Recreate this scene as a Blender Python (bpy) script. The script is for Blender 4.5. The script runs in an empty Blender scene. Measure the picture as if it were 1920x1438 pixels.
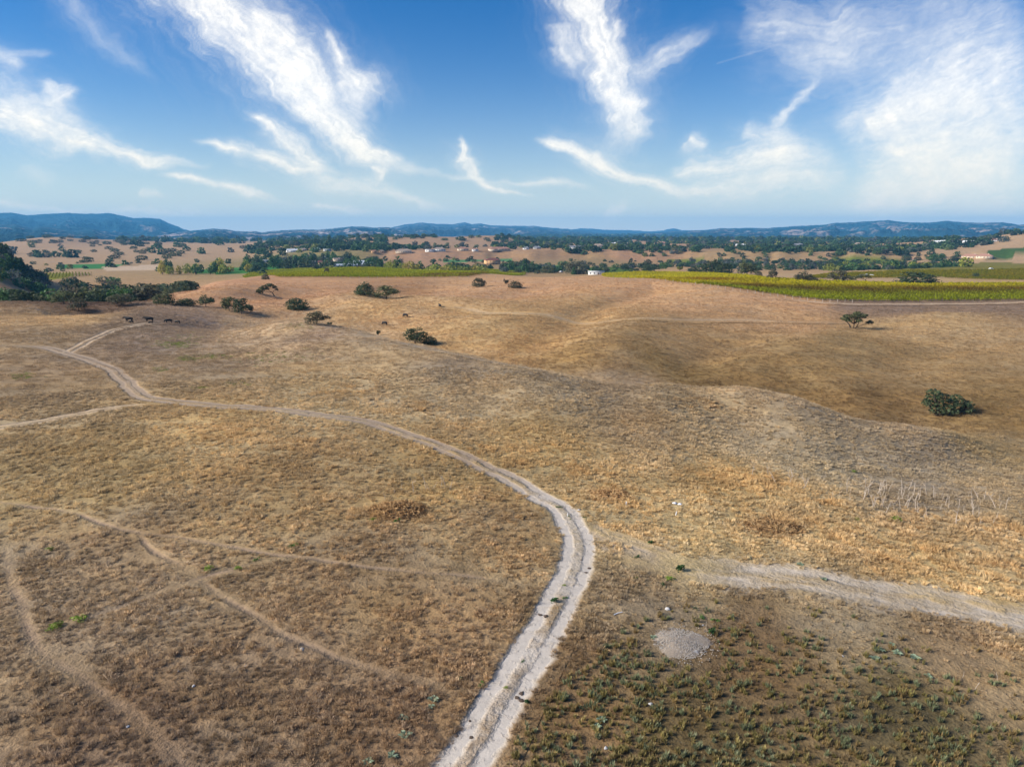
import bpy, bmesh, math, random
import numpy as np
from mathutils import Vector, Matrix

rnd = random.Random(7)
rng = np.random.default_rng(7)
R = math.radians
scene = bpy.context.scene
col = scene.collection

# ------------------------------------------------------------------ camera
F_PX = 1333.0            # focal length in photograph pixels (1920 wide)
PITCH = R(12.0)
CAM_H = 25.0
cam_d = bpy.data.cameras.new('camera')
cam_d.sensor_fit = 'HORIZONTAL'
cam_d.angle = 2 * math.atan(960 / F_PX)
cam_d.clip_start = 0.5
cam_d.clip_end = 300000
cam = bpy.data.objects.new('camera', cam_d)
col.objects.link(cam)
cam.location = (0, 0, CAM_H)
cam.rotation_euler = (math.pi / 2 - PITCH, 0, 0)
scene.camera = cam

# ------------------------------------------------------------------ sky light, sun, exposure
SUN_AZ, SUN_EL = R(-98), R(29)
world = bpy.data.worlds.new('World')
scene.world = world
world.use_nodes = True
wn = world.node_tree.nodes
wl = world.node_tree.links
wn.clear()
sky_t = wn.new('ShaderNodeTexSky')
sky_t.sky_type = 'NISHITA'
sky_t.sun_disc = False
sky_t.sun_elevation = SUN_EL
sky_t.sun_rotation = SUN_AZ
sky_t.altitude = 200
sky_t.air_density = 1.0
sky_t.dust_density = 0.4
sky_t.ozone_density = 4.5
wbg = wn.new('ShaderNodeBackground')
wbg.inputs['Strength'].default_value = 0.066
wout = wn.new('ShaderNodeOutputWorld')
wsat = wn.new('ShaderNodeHueSaturation')
wsat.inputs['Saturation'].default_value = 1.35
wl.new(sky_t.outputs[0], wsat.inputs['Color'])
wmul = wn.new('ShaderNodeMix'); wmul.data_type = 'RGBA'; wmul.blend_type = 'MULTIPLY'
wmul.inputs['Factor'].default_value = 1.0
wmul.inputs[7].default_value = (.40, .78, .95, 1)
wl.new(wsat.outputs[0], wmul.inputs[6])
wl.new(wmul.outputs[2], wbg.inputs['Color'])
wl.new(wbg.outputs[0], wout.inputs['Surface'])

sun_d = bpy.data.lights.new('sun', 'SUN')
sun_d.energy = 4.4
sun_d.angle = R(24)
sun_d.color = (1.0, 0.93, 0.84)
sun = bpy.data.objects.new('sun', sun_d)
col.objects.link(sun)
sun_vec = Vector((math.sin(SUN_AZ) * math.cos(SUN_EL), math.cos(SUN_AZ) * math.cos(SUN_EL), math.sin(SUN_EL)))
sun.rotation_euler = (-sun_vec).to_track_quat('-Z', 'Y').to_euler()
sun.location = (0, 0, 200)

scene.view_settings.view_transform = 'Standard'
scene.view_settings.look = 'None'
scene.view_settings.exposure = 0.95
scene.view_settings.gamma = 1.0
scene.view_settings.use_curve_mapping = False
scene.cycles.use_denoising = True
scene.cycles.max_bounces = 5
scene.cycles.diffuse_bounces = 2
scene.cycles.transparent_max_bounces = 8
scene.cycles.volume_bounces = 0

# ------------------------------------------------------------------ helpers
def tag(o, label=None, cat=None, group=None, kind=None):
    if label: o['label'] = label
    if cat: o['category'] = cat
    if group: o['group'] = group
    if kind: o['kind'] = kind
    return o

def link(name, me, parent=None):
    o = bpy.data.objects.new(name, me)
    col.objects.link(o)
    if parent is not None:
        o.parent = parent
    return o

def mesh_np(name, verts, faces, mats=(), smooth=False, mat_idx=None):
    """verts (n,3), faces (m,k) with k = 3 or 4, or list of index tuples"""
    me = bpy.data.meshes.new(name)
    verts = np.asarray(verts, dtype=np.float32)
    if isinstance(faces, np.ndarray):
        m, k = faces.shape
        me.vertices.add(len(verts))
        me.vertices.foreach_set('co', verts.ravel())
        me.loops.add(m * k)
        me.loops.foreach_set('vertex_index', faces.astype(np.int32).ravel())
        me.polygons.add(m)
        me.polygons.foreach_set('loop_start', np.arange(0, m * k, k, dtype=np.int32))
        me.update(calc_edges=True)
        me.validate()
    else:
        me.from_pydata([tuple(v) for v in verts], [], faces)
    for mt in mats:
        me.materials.append(mt)
    if mat_idx is not None:
        me.polygons.foreach_set('material_index', np.asarray(mat_idx, dtype=np.int32))
    if smooth:
        me.polygons.foreach_set('use_smooth', np.ones(len(me.polygons), dtype=bool))
    return me

def fattr(me, name, vals, kind='FLOAT'):
    a = me.attributes.new(name, kind, 'POINT')
    vals = np.asarray(vals, dtype=np.float32)
    if kind == 'FLOAT':
        a.data.foreach_set('value', vals.ravel())
    elif kind == 'FLOAT_COLOR':
        if vals.shape[1] == 3:
            vals = np.concatenate([vals, np.ones((len(vals), 1), np.float32)], 1)
        a.data.foreach_set('color', vals.ravel())
    elif kind == 'FLOAT_VECTOR':
        a.data.foreach_set('vector', vals.ravel())

def hash2(ix, iy, seed):
    h = (ix.astype(np.int64) * 374761393 + iy.astype(np.int64) * 668265263 + seed * 974634213) & 0xFFFFFFFF
    h = ((h ^ (h >> 13)) * 1274126177) & 0xFFFFFFFF
    h = (h ^ (h >> 16)) & 0xFFFFFFFF
    return h.astype(np.float64) / 4294967295.0

def vnoise(x, y, seed=0):
    x = np.asarray(x, float); y = np.asarray(y, float)
    ix = np.floor(x); iy = np.floor(y)
    fx = x - ix; fy = y - iy
    ux = fx * fx * fx * (fx * (fx * 6 - 15) + 10)
    uy = fy * fy * fy * (fy * (fy * 6 - 15) + 10)
    a = hash2(ix, iy, seed); b = hash2(ix + 1, iy, seed)
    c = hash2(ix, iy + 1, seed); d = hash2(ix + 1, iy + 1, seed)
    return (a + (b - a) * ux + (c - a) * uy + (a - b - c + d) * ux * uy) * 2 - 1

def fbm(x, y, seed=0, octv=4, gain=0.5):
    s = 0; amp = 1; tot = 0
    ca, sa = math.cos(0.6), math.sin(0.6)
    for k in range(octv):
        s = s + amp * vnoise(x, y, seed + k * 17)
        tot += amp
        amp *= gain
        x, y = (x * ca - y * sa) * 2.03 + 3.1, (x * sa + y * ca) * 2.03 + 7.7
    return s / tot

def sstep(a, b, x):
    t = np.clip((np.asarray(x, float) - a) / (b - a), 0, 1)
    return t * t * (3 - 2 * t)

def lin(c):
    c = np.asarray(c, float) / 255.0
    return np.where(c <= 0.04045, c / 12.92, ((c + 0.055) / 1.055) ** 2.4)

CT, ST = math.cos(PITCH), math.sin(PITCH)
def ray(px, py):
    u = (np.asarray(px, float) - 960) / F_PX
    v = (719 - np.asarray(py, float)) / F_PX
    return u, CT + v * ST, -ST + v * CT

def at_z(px, py, z):
    dx, dy, dz = ray(px, py)
    t = (z - CAM_H) / dz
    return dx * t, dy * t, z

def az_of(px, py=600):
    dx, dy, dz = ray(px, py)
    return np.arctan2(dx, dy)

# ------------------------------------------------------------------ the lie of the land
CP = [  # pixel, pixel, height of the ground there
 (-150,1438,0),(300,1438,0),(960,1438,0),(1500,1438,-.3),(2070,1438,-.8),
 (0,1200,.2),(500,1200,.1),(960,1200,0),(1450,1200,-.4),(1920,1200,-1),
 (0,1000,.5),(500,1000,.5),(960,1000,.1),(1350,1000,-.5),(1650,990,-1.1),(1920,1000,-1.8),
 (0,850,1),(400,850,1.2),(800,850,.6),(1150,850,-.4),(1350,880,-1.0),(1600,925,-1.5),(1900,955,-2.3),
 (1350,830,-1.9),(1600,865,-3.6),(1900,890,-5.2),
 (0,760,1.3),(0,700,1.5),(0,650,1.5),(0,610,1.4),(0,580,1.2),(0,566,1.0),
 (120,700,1.2),(120,640,1.0),(120,600,.8),(130,575,.4),
 (250,760,1.3),(250,700,1.1),(250,650,.8),(250,604,.5),(270,567,0),
 (400,760,1.3),(600,780,1.0),(370,700,1.1),(370,650,.9),(350,612,-.4),(400,602,-1.7),(440,617,-2.2),
 (430,583,-3.0),(455,588,-3.4),(386,576,-2.4),(346,572,-1.8),
 (500,700,1.1),(500,650,1.1),(440,632,.8),(500,607,.7),(560,601,.7),(600,606,.5),(680,622,.3),(740,638,.1),
 (800,652,0),(900,672,-.4),(1000,692,-.8),(1080,707,-1),(1250,720,-1.5),(1400,727,-2),(1500,748,-2.8),
 (1570,775,-3.6),(1680,795,-4.6),(1770,808,-5.6),(700,700,.8),(900,740,.2),(1150,770,-.6),(1400,790,-1.9),
 (1860,850,-7.0),(1920,868,-7.2),(1850,822,-8.6),(1930,832,-9.2),(1725,802,-5.1),(1700,845,-4.5),(1790,850,-5.6),(1850,885,-5.6),
 (560,588,-3.4),(650,590,-3.6),(650,563,-2.3),(700,553,-2.4),(560,570,-3.0),(500,565,-2.8),(500,540,-2.8),(500,525,-4),
 (800,620,-5),(800,590,-3.4),(750,566,-2.2),(870,571,-2.4),(750,550,-4.0),(750,530,-3.5),(750,522,-3.6),
 (700,512,-6),(700,504,-8),(900,512,-6),(950,540,-3.2),(950,520,-3.6),
 (950,640,-5.6),(950,600,-3.6),(1100,660,-5.6),(1100,600,-3.5),(1100,560,-2.2),(1100,535,-2),(1100,518,-3),
 (1250,680,-7.2),(1250,620,-4.6),(1250,560,-2.3),(1250,525,-2.6),
 (1400,690,-7.4),(1400,650,-6.3),(1400,600,-4),(1400,545,-2),(1400,520,-4),
 (1600,740,-8.9),(1600,700,-8),(1600,650,-6.5),(1600,615,-5.4),(1600,592,-5.2),(1560,570,-3.6),
 (1750,720,-8.8),(1790,770,-9.8),(1750,650,-6.4),(1750,588,-4),(1750,578,-5.3),(1750,568,-4.6),(1750,550,-3.6),(1750,534,-4),
 (1900,795,-10.0),(1900,720,-8.5),(1900,650,-6.2),(1900,600,-4.2),(1900,588,-4),(1900,577,-5.3),(1900,567,-4.5),(1900,535,-4),
 (1560,545,-3),(1560,528,-4.5),
 (330,550,-4.2),(400,530,-5),(470,520,-7),(620,506,-8),
 (1750,525,-8),(1700,512,-9),(1500,515,-9),(1300,505,-12),(1900,512,-8),(1900,497,-7),(1750,500,-12),
]
WP = [  # pixel column, distance, height: hollows out of sight and the valley floor
 (0,300,-6),(0,380,-14),(0,520,-17),(150,320,-6),(150,400,-14),(270,300,-4),(270,380,-11),(270,480,-16),(350,420,-10),
 (500,218,-3.9),(600,224,-4.6),(680,208,-5.4),(800,182,-6.3),(900,170,-6.9),(1000,160,-7.4),(1080,151,-7.9),
 (1250,146,-8.8),(1400,141,-9.4),(1500,135,-10),(1570,131,-10.4),(1680,127,-10.9),(1770,125,-11.2),
 (750,312,-4.7),(400,550,-17),(500,700,-18),(1080,560,-12),(1200,600,-13),
]
for c in (-100, 200, 500, 800, 1100, 1400):
    WP += [(c, 820, -20), (c, 1050, -20)]
WP += [(1700, 1000, -18), (1700, 850, -15), (2000, 1000, -8), (2000, 820, -4), (1850, 1000, -13), (2050, 600, -5)]

def lp(x, y):
    r = np.hypot(x, y); a = np.arctan2(x, y)
    return np.clip(a, -0.84, 0.84) * 2.4, np.log(np.maximum(r, 24.0))

cx, cy, cz = [], [], []
for px, py, z in CP:
    x, y, _ = at_z(px, py, z); cx.append(x); cy.append(y); cz.append(z)
for px, D, z in WP:
    cx.append((px - 960) / F_PX * (D * CT + (CAM_H - z) * ST)); cy.append(D); cz.append(z)
cx, cy, cz = map(np.array, (cx, cy, cz))
cu, cv = lp(cx, cy)
def tps_k(d2):
    return d2 * np.log(np.maximum(d2, 1e-12)) * 0.5
n = len(cz)
A = np.zeros((n + 3, n + 3))
A[:n, :n] = tps_k((cu[:, None] - cu[None]) ** 2 + (cv[:, None] - cv[None]) ** 2) + np.eye(n) * 5e-5
A[:n, n] = 1; A[:n, n + 1] = cu; A[:n, n + 2] = cv
A[n:, :n] = A[:n, n:].T
TW = np.linalg.solve(A, np.concatenate([cz, np.zeros(3)]))

FOLDS = []   # spurs and creases of the slopes
HILLS = [  # pixel column, distance, half width (px), half depth (m), height
 (95, 2750, 95, 420, 22), (230, 2900, 90, 380, 9), (-45, 690, 75, 130, 36),
 (800, 2150, 110, 330, 19), (930, 2200, 70, 300, 17), (680, 2300, 60, 280, 12), (1960, 1950, 130, 420, 33), (1780, 2100, 90, 300, 12),
 (560, 1750, 90, 200, 7), (350, 2200, 160, 500, 5),
]
def Z(x, y):
    x = np.atleast_1d(np.asarray(x, float)); y = np.atleast_1d(np.asarray(y, float))
    sh = x.shape
    x = x.ravel(); y = y.ravel()
    r = np.hypot(x, y); a = np.arctan2(x, y)
    out = np.full(len(x), -20.0)
    near = r < 1150
    if near.any():
        un, vn = lp(x[near], y[near])
        zz = np.empty(near.sum())
        for s in range(0, len(zz), 60000):
            e = slice(s, s + 60000)
            d2 = (un[e, None] - cu[None]) ** 2 + (vn[e, None] - cv[None]) ** 2
            zz[e] = tps_k(d2) @ TW[:n] + TW[n] + TW[n + 1] * un[e] + TW[n + 2] * vn[e]
        side = sstep(0.82, 1.5, np.abs(a[near]))
        zz = zz * (1 - side) + (-1.5) * side
        w = 1 - sstep(850, 1140, r[near])
        out[near] = zz * w + (-20.0) * (1 - w)
    # the bluff with the town on it
    cpx = 960 + np.tan(np.clip(a, -1.2, 1.2)) * F_PX / CT
    edge = 1225 + 70 * fbm(cpx / 90.0, r * 0 + 1.5, 5, 3) + 60 * sstep(1400, 1900, cpx)
    pl = sstep(0, 75, r - edge) * sstep(430, 620, cpx)
    out += 13 * pl * (1 - sstep(3200, 4200, r))
    out += 5.5 * sstep(1300, 2300, r) * (1 - sstep(430, 620, cpx)) * (1 - sstep(3200, 4200, r))
    for hp, hd, hw, hr, hh in HILLS:
        q = ((cpx - hp) / hw) ** 2 + ((r - hd) / hr) ** 2
        m = q < 12
        out[m] += hh * np.exp(-q[m]) * (1 + 0.18 * fbm(x[m] / 140, y[m] / 140, 31, 3))
    for q, hh, ww in FOLDS:
        lo = q.min(0) - 3 * ww; hi = q.max(0) + 3 * ww
        m = np.where((x > lo[0]) & (x < hi[0]) & (y > lo[1]) & (y < hi[1]))[0]
        for s0 in range(0, len(m), 50000):
            e = m[s0:s0 + 50000]
            best = np.full(len(e), 1e9); tt = np.zeros(len(e))
            for i in range(len(q) - 1):
                ab = q[i + 1] - q[i]; L2 = ab @ ab
                t = np.clip(((x[e] - q[i, 0]) * ab[0] + (y[e] - q[i, 1]) * ab[1]) / L2, 0, 1)
                dd = (x[e] - q[i, 0] - t * ab[0]) ** 2 + (y[e] - q[i, 1] - t * ab[1]) ** 2
                up = dd < best
                best[up] = dd[up]; tt[up] = ((i + t) / (len(q) - 1))[up]
            out[e] += hh * np.exp(-best / ww ** 2) * np.sin(np.pi * np.clip(tt * .84 + .08, 0, 1)) ** .7
    # small unevenness
    k = np.clip(r / 60, 0.5, 1.2)
    out += k * (0.16 * fbm(x / 17.0, y / 17.0, 3, 3) + 0.03 * vnoise(x / 3.1, y / 3.1, 8)) * (1 - 0.6 * sstep(300, 900, r))
    return out.reshape(sh)

STEPS = 14.0 * 1.014 ** np.arange(0, 470)
def ground(px, py):
    """where the line of sight through a pixel of the photograph meets the ground"""
    px = np.atleast_1d(np.asarray(px, float)); py = np.atleast_1d(np.asarray(py, float))
    dx, dy, dz = ray(px, py)
    hl = np.hypot(dx, dy)
    T = STEPS[None] / hl[:, None]
    zz = Z(dx[:, None] * T, dy[:, None] * T)
    gap = CAM_H + dz[:, None] * T - zz
    below = gap < 0
    i = np.where(below.any(1), below.argmax(1), T.shape[1] - 1)
    i = np.maximum(i, 1)
    k = np.arange(len(px))
    t0, t1 = T[k, i - 1], T[k, i]
    g0, g1 = gap[k, i - 1], gap[k, i]
    f = np.clip(g0 / np.where(np.abs(g0 - g1) < 1e-9, 1, g0 - g1), 0, 1)
    t = t0 + (t1 - t0) * f
    x = dx * t; y = dy * t
    return x, y, Z(x, y), t
def g1(px, py):
    x, y, z, t = ground(px, py)
    return float(x[0]), float(y[0]), float(z[0]), float(t[0])
FOLD_PIX = [  # line on the photograph, rise or fall, half width
 ([(560,584),(650,562),(750,565),(870,570),(980,583)], 1.5, 15), ([(430,650),(560,640),(700,645),(800,661)], .7, 10), ([(470,632),(600,622),(700,634)], -.9, 9),
 ([(1085,602),(1110,575),(1160,560),(1230,548)], -1.3, 8), ([(880,562),(960,549),(1020,538)], -1.4, 14), ([(640,548),(740,541),(860,534)], -1.6, 17),
 ([(450,592),(540,586),(600,572),(690,563)], -1.5, 11), ([(1290,690),(1330,655),(1410,632)], -1.3, 8), ([(1150,660),(1190,620),(1260,590)], 1.1, 11),
 ([(1480,690),(1520,650),(1580,625)], 1.0, 11), ([(1000,655),(1040,622),(1090,600)], -1.0, 8), ([(860,640),(900,612),(960,595)], 1.0, 10),
 ([(350,565),(420,550),(520,537)], 1.6, 16), ([(470,560),(530,552),(620,540)], -1.3, 10), ([(1640,700),(1720,665),(1820,640)], -1.0, 9), ([(1120,545),(1220,535),(1330,545),(1420,556)], 1.3, 15),
 ([(1380,575),(1450,588),(1540,597)], -1.1, 11), ([(1690,600),(1800,596),(1930,597)], .8, 10), ([(90,583),(150,580),(215,573)], -2.6, 12), ([(300,640),(380,655),(470,690)], -.6, 9),
 ([(1250,760),(1330,770),(1420,795)], -.6, 8), ([(640,560),(720,575),(800,590)], .7, 9), ([(330,612),(400,606),(442,618)], -1.0, 8),
]
for pp, hh, ww in FOLD_PIX:
    fx_, fy_, _, _ = ground([p[0] for p in pp], [p[1] for p in pp])
    FOLD_NEW = (np.stack([fx_, fy_], 1), hh * (1.8 if fy_.mean() > 150 else 1.2), ww)
    FOLD_PEND = globals().setdefault('FOLD_PEND', []); FOLD_PEND.append(FOLD_NEW)
FOLDS.extend(FOLD_PEND)
def polar(px, D):
    a = az_of(px)
    return D * np.sin(a), D * np.cos(a)

# ------------------------------------------------------------------ materials
def new_mat(name):
    m = bpy.data.materials.new(name)
    m.use_nodes = True
    nt = m.node_tree
    nt.nodes.clear()
    return m, nt.nodes, nt.links
def N(nodes, typ, **kw):
    nd = nodes.new(typ)
    for k, v in kw.items():
        setattr(nd, k, v)
    return nd
def mixc(nodes, links, fac, a, b, blend='MIX'):
    m = nodes.new('ShaderNodeMix'); m.data_type = 'RGBA'; m.blend_type = blend
    for sock, v in ((m.inputs['Factor'], fac), (m.inputs[6], a), (m.inputs[7], b)):
        if hasattr(v, 'links'): links.new(v, sock)
        elif isinstance(v, (int, float)): sock.default_value = v
        else: sock.default_value = (*v, 1)
    return m.outputs[2]
def mathn(nodes, links, op, a, b=None, c=None, clamp=False):
    m = nodes.new('ShaderNodeMath'); m.operation = op; m.use_clamp = clamp
    for i, v in enumerate((a, b, c)):
        if v is None: continue
        if hasattr(v, 'links'): links.new(v, m.inputs[i])
        else: m.inputs[i].default_value = v
    return m.outputs[0]
def noise(nodes, links, vec, scale, detail=3, rough=0.55, stretch=None):
    if stretch:
        mp = nodes.new('ShaderNodeMapping'); mp.inputs['Scale'].default_value = stretch
        links.new(vec, mp.inputs['Vector']); vec = mp.outputs[0]
    t = nodes.new('ShaderNodeTexNoise')
    t.inputs['Scale'].default_value = scale; t.inputs['Detail'].default_value = detail; t.inputs['Roughness'].default_value = rough
    links.new(vec, t.inputs['Vector'])
    return t.outputs['Fac']
def ramp(nodes, links, fac, lo, hi):
    r = nodes.new('ShaderNodeMapRange'); r.clamp = True
    links.new(fac, r.inputs['Value'])
    r.inputs['From Min'].default_value = lo; r.inputs['From Max'].default_value = hi
    return r.outputs[0]
def finish(nodes, links, color, rough=0.9, bump=None, bump_d=0.1, spec=0.2):
    p = nodes.new('ShaderNodeBsdfPrincipled')
    p.inputs['Roughness'].default_value = rough
    p.inputs['Specular IOR Level'].default_value = spec
    if hasattr(color, 'links'): links.new(color, p.inputs['Base Color'])
    else: p.inputs['Base Color'].default_value = (*color, 1)
    if bump is not None:
        b = nodes.new('ShaderNodeBump'); b.inputs['Distance'].default_value = bump_d; b.inputs['Strength'].default_value = 1.0
        links.new(bump, b.inputs['Height']); links.new(b.outputs[0], p.inputs['Normal'])
    o = nodes.new('ShaderNodeOutputMaterial')
    links.new(p.outputs[0], o.inputs['Surface'])
    return p

def ground_material():
    m, nd, lk = new_mat('dry_grassland')
    geo = N(nd, 'ShaderNodeNewGeometry'); pos = geo.outputs['Position']
    colr = N(nd, 'ShaderNodeAttribute', attribute_name='col').outputs['Color']
    mask = N(nd, 'ShaderNodeAttribute', attribute_name='track').outputs['Fac']
    tcol = N(nd, 'ShaderNodeAttribute', attribute_name='trackcol').outputs['Color']
    n1 = noise(nd, lk, pos, 0.9, 5, 0.65)
    n2 = noise(nd, lk, pos, 0.16, 4, 0.6)
    n3 = noise(nd, lk, pos, 5.0, 4, 0.7)
    n4 = noise(nd, lk, pos, 0.05, 4, 0.6, (1.0, 2.6, 1.0))
    f = mathn(nd, lk, 'MULTIPLY_ADD', ramp(nd, lk, n1, .3, .72), .55, .0)
    f = mathn(nd, lk, 'MULTIPLY_ADD', ramp(nd, lk, n3, .3, .7), .45, f)
    v = mathn(nd, lk, 'MULTIPLY_ADD', f, .95, .50)
    v2 = mathn(nd, lk, 'MULTIPLY_ADD', ramp(nd, lk, n2, .3, .7), .35, .83)
    v = mathn(nd, lk, 'MULTIPLY', v, v2)
    c = mixc(nd, lk, 1.0, colr, v, 'MULTIPLY')
    # bleached straw against brown and grey-violet thatch
    warm = mixc(nd, lk, 1.0, c, (1.06, .99, .88), 'MULTIPLY')
    cool = mixc(nd, lk, 1.0, c, (.95, .97, 1.04), 'MULTIPLY')
    c = mixc(nd, lk, ramp(nd, lk, n4, .38, .64), warm, cool)
    # wheel tracks and bare earth
    tn = noise(nd, lk, pos, 2.2, 5, .7)
    tn2 = noise(nd, lk, pos, 14.0, 3, .6)
    mm = mathn(nd, lk, 'ADD', mask, mathn(nd, lk, 'MULTIPLY_ADD', tn, .9, -.45))
    mm = ramp(nd, lk, mm, .12, .95)
    tv = mathn(nd, lk, 'MULTIPLY_ADD', tn2, .5, .75)
    tv = mathn(nd, lk, 'MULTIPLY', tv, mathn(nd, lk, 'MULTIPLY_ADD', n1, .5, .75))
    tc = mixc(nd, lk, 1.0, tcol, tv, 'MULTIPLY')
    c = mixc(nd, lk, mm, c, tc)
    b = mathn(nd, lk, 'ADD', mathn(nd, lk, 'MULTIPLY', n3, .5), n1)
    b = mathn(nd, lk, 'MULTIPLY', b, mathn(nd, lk, 'MULTIPLY_ADD', mm, -.85, 1.0))
    finish(nd, lk, c, .95, b, .30, .1)
    return m
M_GROUND = ground_material()

def plain_mat(name, c, rough=.8, var=.25, scale=3.0, bump=0.0, spec=.3):
    m, nd, lk = new_mat(name)
    pos = N(nd, 'ShaderNodeTexCoord').outputs['Object']
    n1 = noise(nd, lk, pos, scale, 4, .6)
    v = mathn(nd, lk, 'MULTIPLY_ADD', n1, 2 * var, 1 - var)
    cc = mixc(nd, lk, 1.0, c, v, 'MULTIPLY')
    finish(nd, lk, cc, rough, n1 if bump else None, bump or .1, spec)
    return m

def leaf_mat(name, c, c2, inst=False, scale=6.0):
    m, nd, lk = new_mat(name)
    tc = N(nd, 'ShaderNodeTexCoord')
    oi = N(nd, 'ShaderNodeObjectInfo')
    n1 = noise(nd, lk, tc.outputs['Object'], scale, 3, .6)
    cc = mixc(nd, lk, ramp(nd, lk, n1, .34, .62), [q * .85 for q in c], [q * 1.2 for q in c2])  # light and dark clumps painted in to suggest lit and shaded leaf masses
    if inst:
        t = N(nd, 'ShaderNodeAttribute', attribute_name='tint', attribute_type='INSTANCER')
        cc = mixc(nd, lk, 1.0, cc, t.outputs['Color'], 'MULTIPLY')
    else:
        v = mathn(nd, lk, 'MULTIPLY_ADD', oi.outputs['Random'], .5, .75)
        cc = mixc(nd, lk, 1.0, cc, v, 'MULTIPLY')
    p = finish(nd, lk, cc, .7, None, .1, .25)
    tr = nd.new('ShaderNodeBsdfTranslucent'); lk.new(cc, tr.inputs['Color'])
    mx = nd.new('ShaderNodeMixShader'); mx.inputs[0].default_value = .35
    lk.new(p.outputs[0], mx.inputs[1]); lk.new(tr.outputs[0], mx.inputs[2])
    lk.new(mx.outputs[0], [q for q in nd if q.type == 'OUTPUT_MATERIAL'][0].inputs['Surface'])
    return m

# ------------------------------------------------------------------ colour of the vegetation on the ground, light and shade of the slopes included
K_ALB = 0.80
SAMP = [
 (200,1400,120,92,70),(500,1300,125,97,72),(700,1400,122,92,66),(100,1150,132,106,82),(600,1150,134,104,72),(250,1020,138,110,82),(800,1250,138,106,74),
 (500,900,152,120,78),(200,850,152,124,82),(400,800,174,142,96),(100,740,168,142,106),(400,680,168,144,112),(300,640,162,140,116),(600,700,184,156,114),
 (900,740,168,142,108),(1000,850,164,132,84),(1200,800,154,126,92),(800,900,156,124,78),(900,1000,142,110,72),(1200,950,164,132,86),
 (900,620,204,170,118),(1100,600,200,165,115),(700,590,208,172,120),(700,650,188,162,122),(1300,650,182,150,104),(1250,690,156,128,80),(1100,680,178,146,96),(1500,700,172,142,94),
 (1700,680,168,140,96),(1600,760,144,116,74),(1450,735,146,118,76),(1500,840,158,136,108),(1700,850,148,128,104),(1850,830,168,144,102),(1900,780,156,128,82),
 (1400,920,168,134,82),(1800,1000,166,134,92),(1500,1000,166,136,94),(1300,1000,164,136,94),(1750,930,140,118,95),(1800,1080,172,140,92),
 (1400,1200,108,80,50),(1700,1350,92,76,48),(1300,1380,98,78,48),(1100,1350,116,86,54),(1800,1200,138,108,76),(1600,1150,140,114,84),(1200,1130,134,108,80),
 (1600,650,174,146,100),(1750,620,194,164,118),(1800,578,150,126,102),(1650,578,150,126,104),(600,540,200,156,114),(900,540,204,163,120),(1300,560,208,168,122),(1450,600,196,160,116),
 (450,560,200,156,114),(100,600,210,177,128),(50,640,170,145,110),(150,575,112,88,70),(230,620,156,134,108),(330,605,150,128,106),(400,600,170,146,124),  # dark hollow and hill flank, their slope shade put into the colour
 (750,545,180,140,100),(1200,535,202,160,116),(1000,530,200,158,116),(400,530,196,150,112),(1480,560,200,160,118),
 (640,614,205,178,140),(700,631,202,176,138),(760,645,200,174,136),(830,661,196,170,132),(900,676,192,166,130),(970,689,190,164,128),(1040,702,188,162,126),(1120,714,186,160,124),(1200,720,184,158,122),(1300,726,182,156,120),(1400,732,182,156,120),(1490,752,178,152,118),(1570,780,176,152,120),(1680,800,172,148,118),  # crest strip painted lighter so the relief of the near ridge reads
 (480,612,200,172,134),(540,606,204,176,138),(1400,712,146,118,74),(1500,728,146,118,74),(1200,704,150,122,76),(1080,692,168,136,86),(1650,772,144,116,74),
 (850,684,152,132,108),(1000,716,148,128,102),(1150,738,156,132,102),(1300,745,158,136,106),(620,626,176,150,122),(700,640,186,160,126),(850,640,208,172,120),(1000,664,198,160,106),(720,606,210,174,126),(1330,700,150,122,74),(950,690,184,160,126),(1200,722,178,154,122),(1560,790,164,142,114),(1660,815,158,138,112),
 (300,480,185,150,122),(100,470,185,150,122),(450,465,188,152,124),(100,455,182,146,118),(820,455,178,142,116),(800,480,180,138,112),(1200,475,184,140,112),(1530,465,186,144,116),
 (1850,462,192,156,126),(1850,440,196,162,130),(600,490,150,134,92),(1100,495,160,132,98),(1400,490,172,140,106),(1380,508,190,152,116),(1650,520,196,165,126),(1850,525,190,158,112),(1500,503,180,145,112),
]
sx, sy, sz_, st_ = ground([s[0] for s in SAMP], [s[1] for s in SAMP])
su, sv = lp(sx, sy)
sv2 = np.log(np.hypot(sx, sy)); 
SC = lin(np.array([s[2:] for s in SAMP]))
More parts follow.
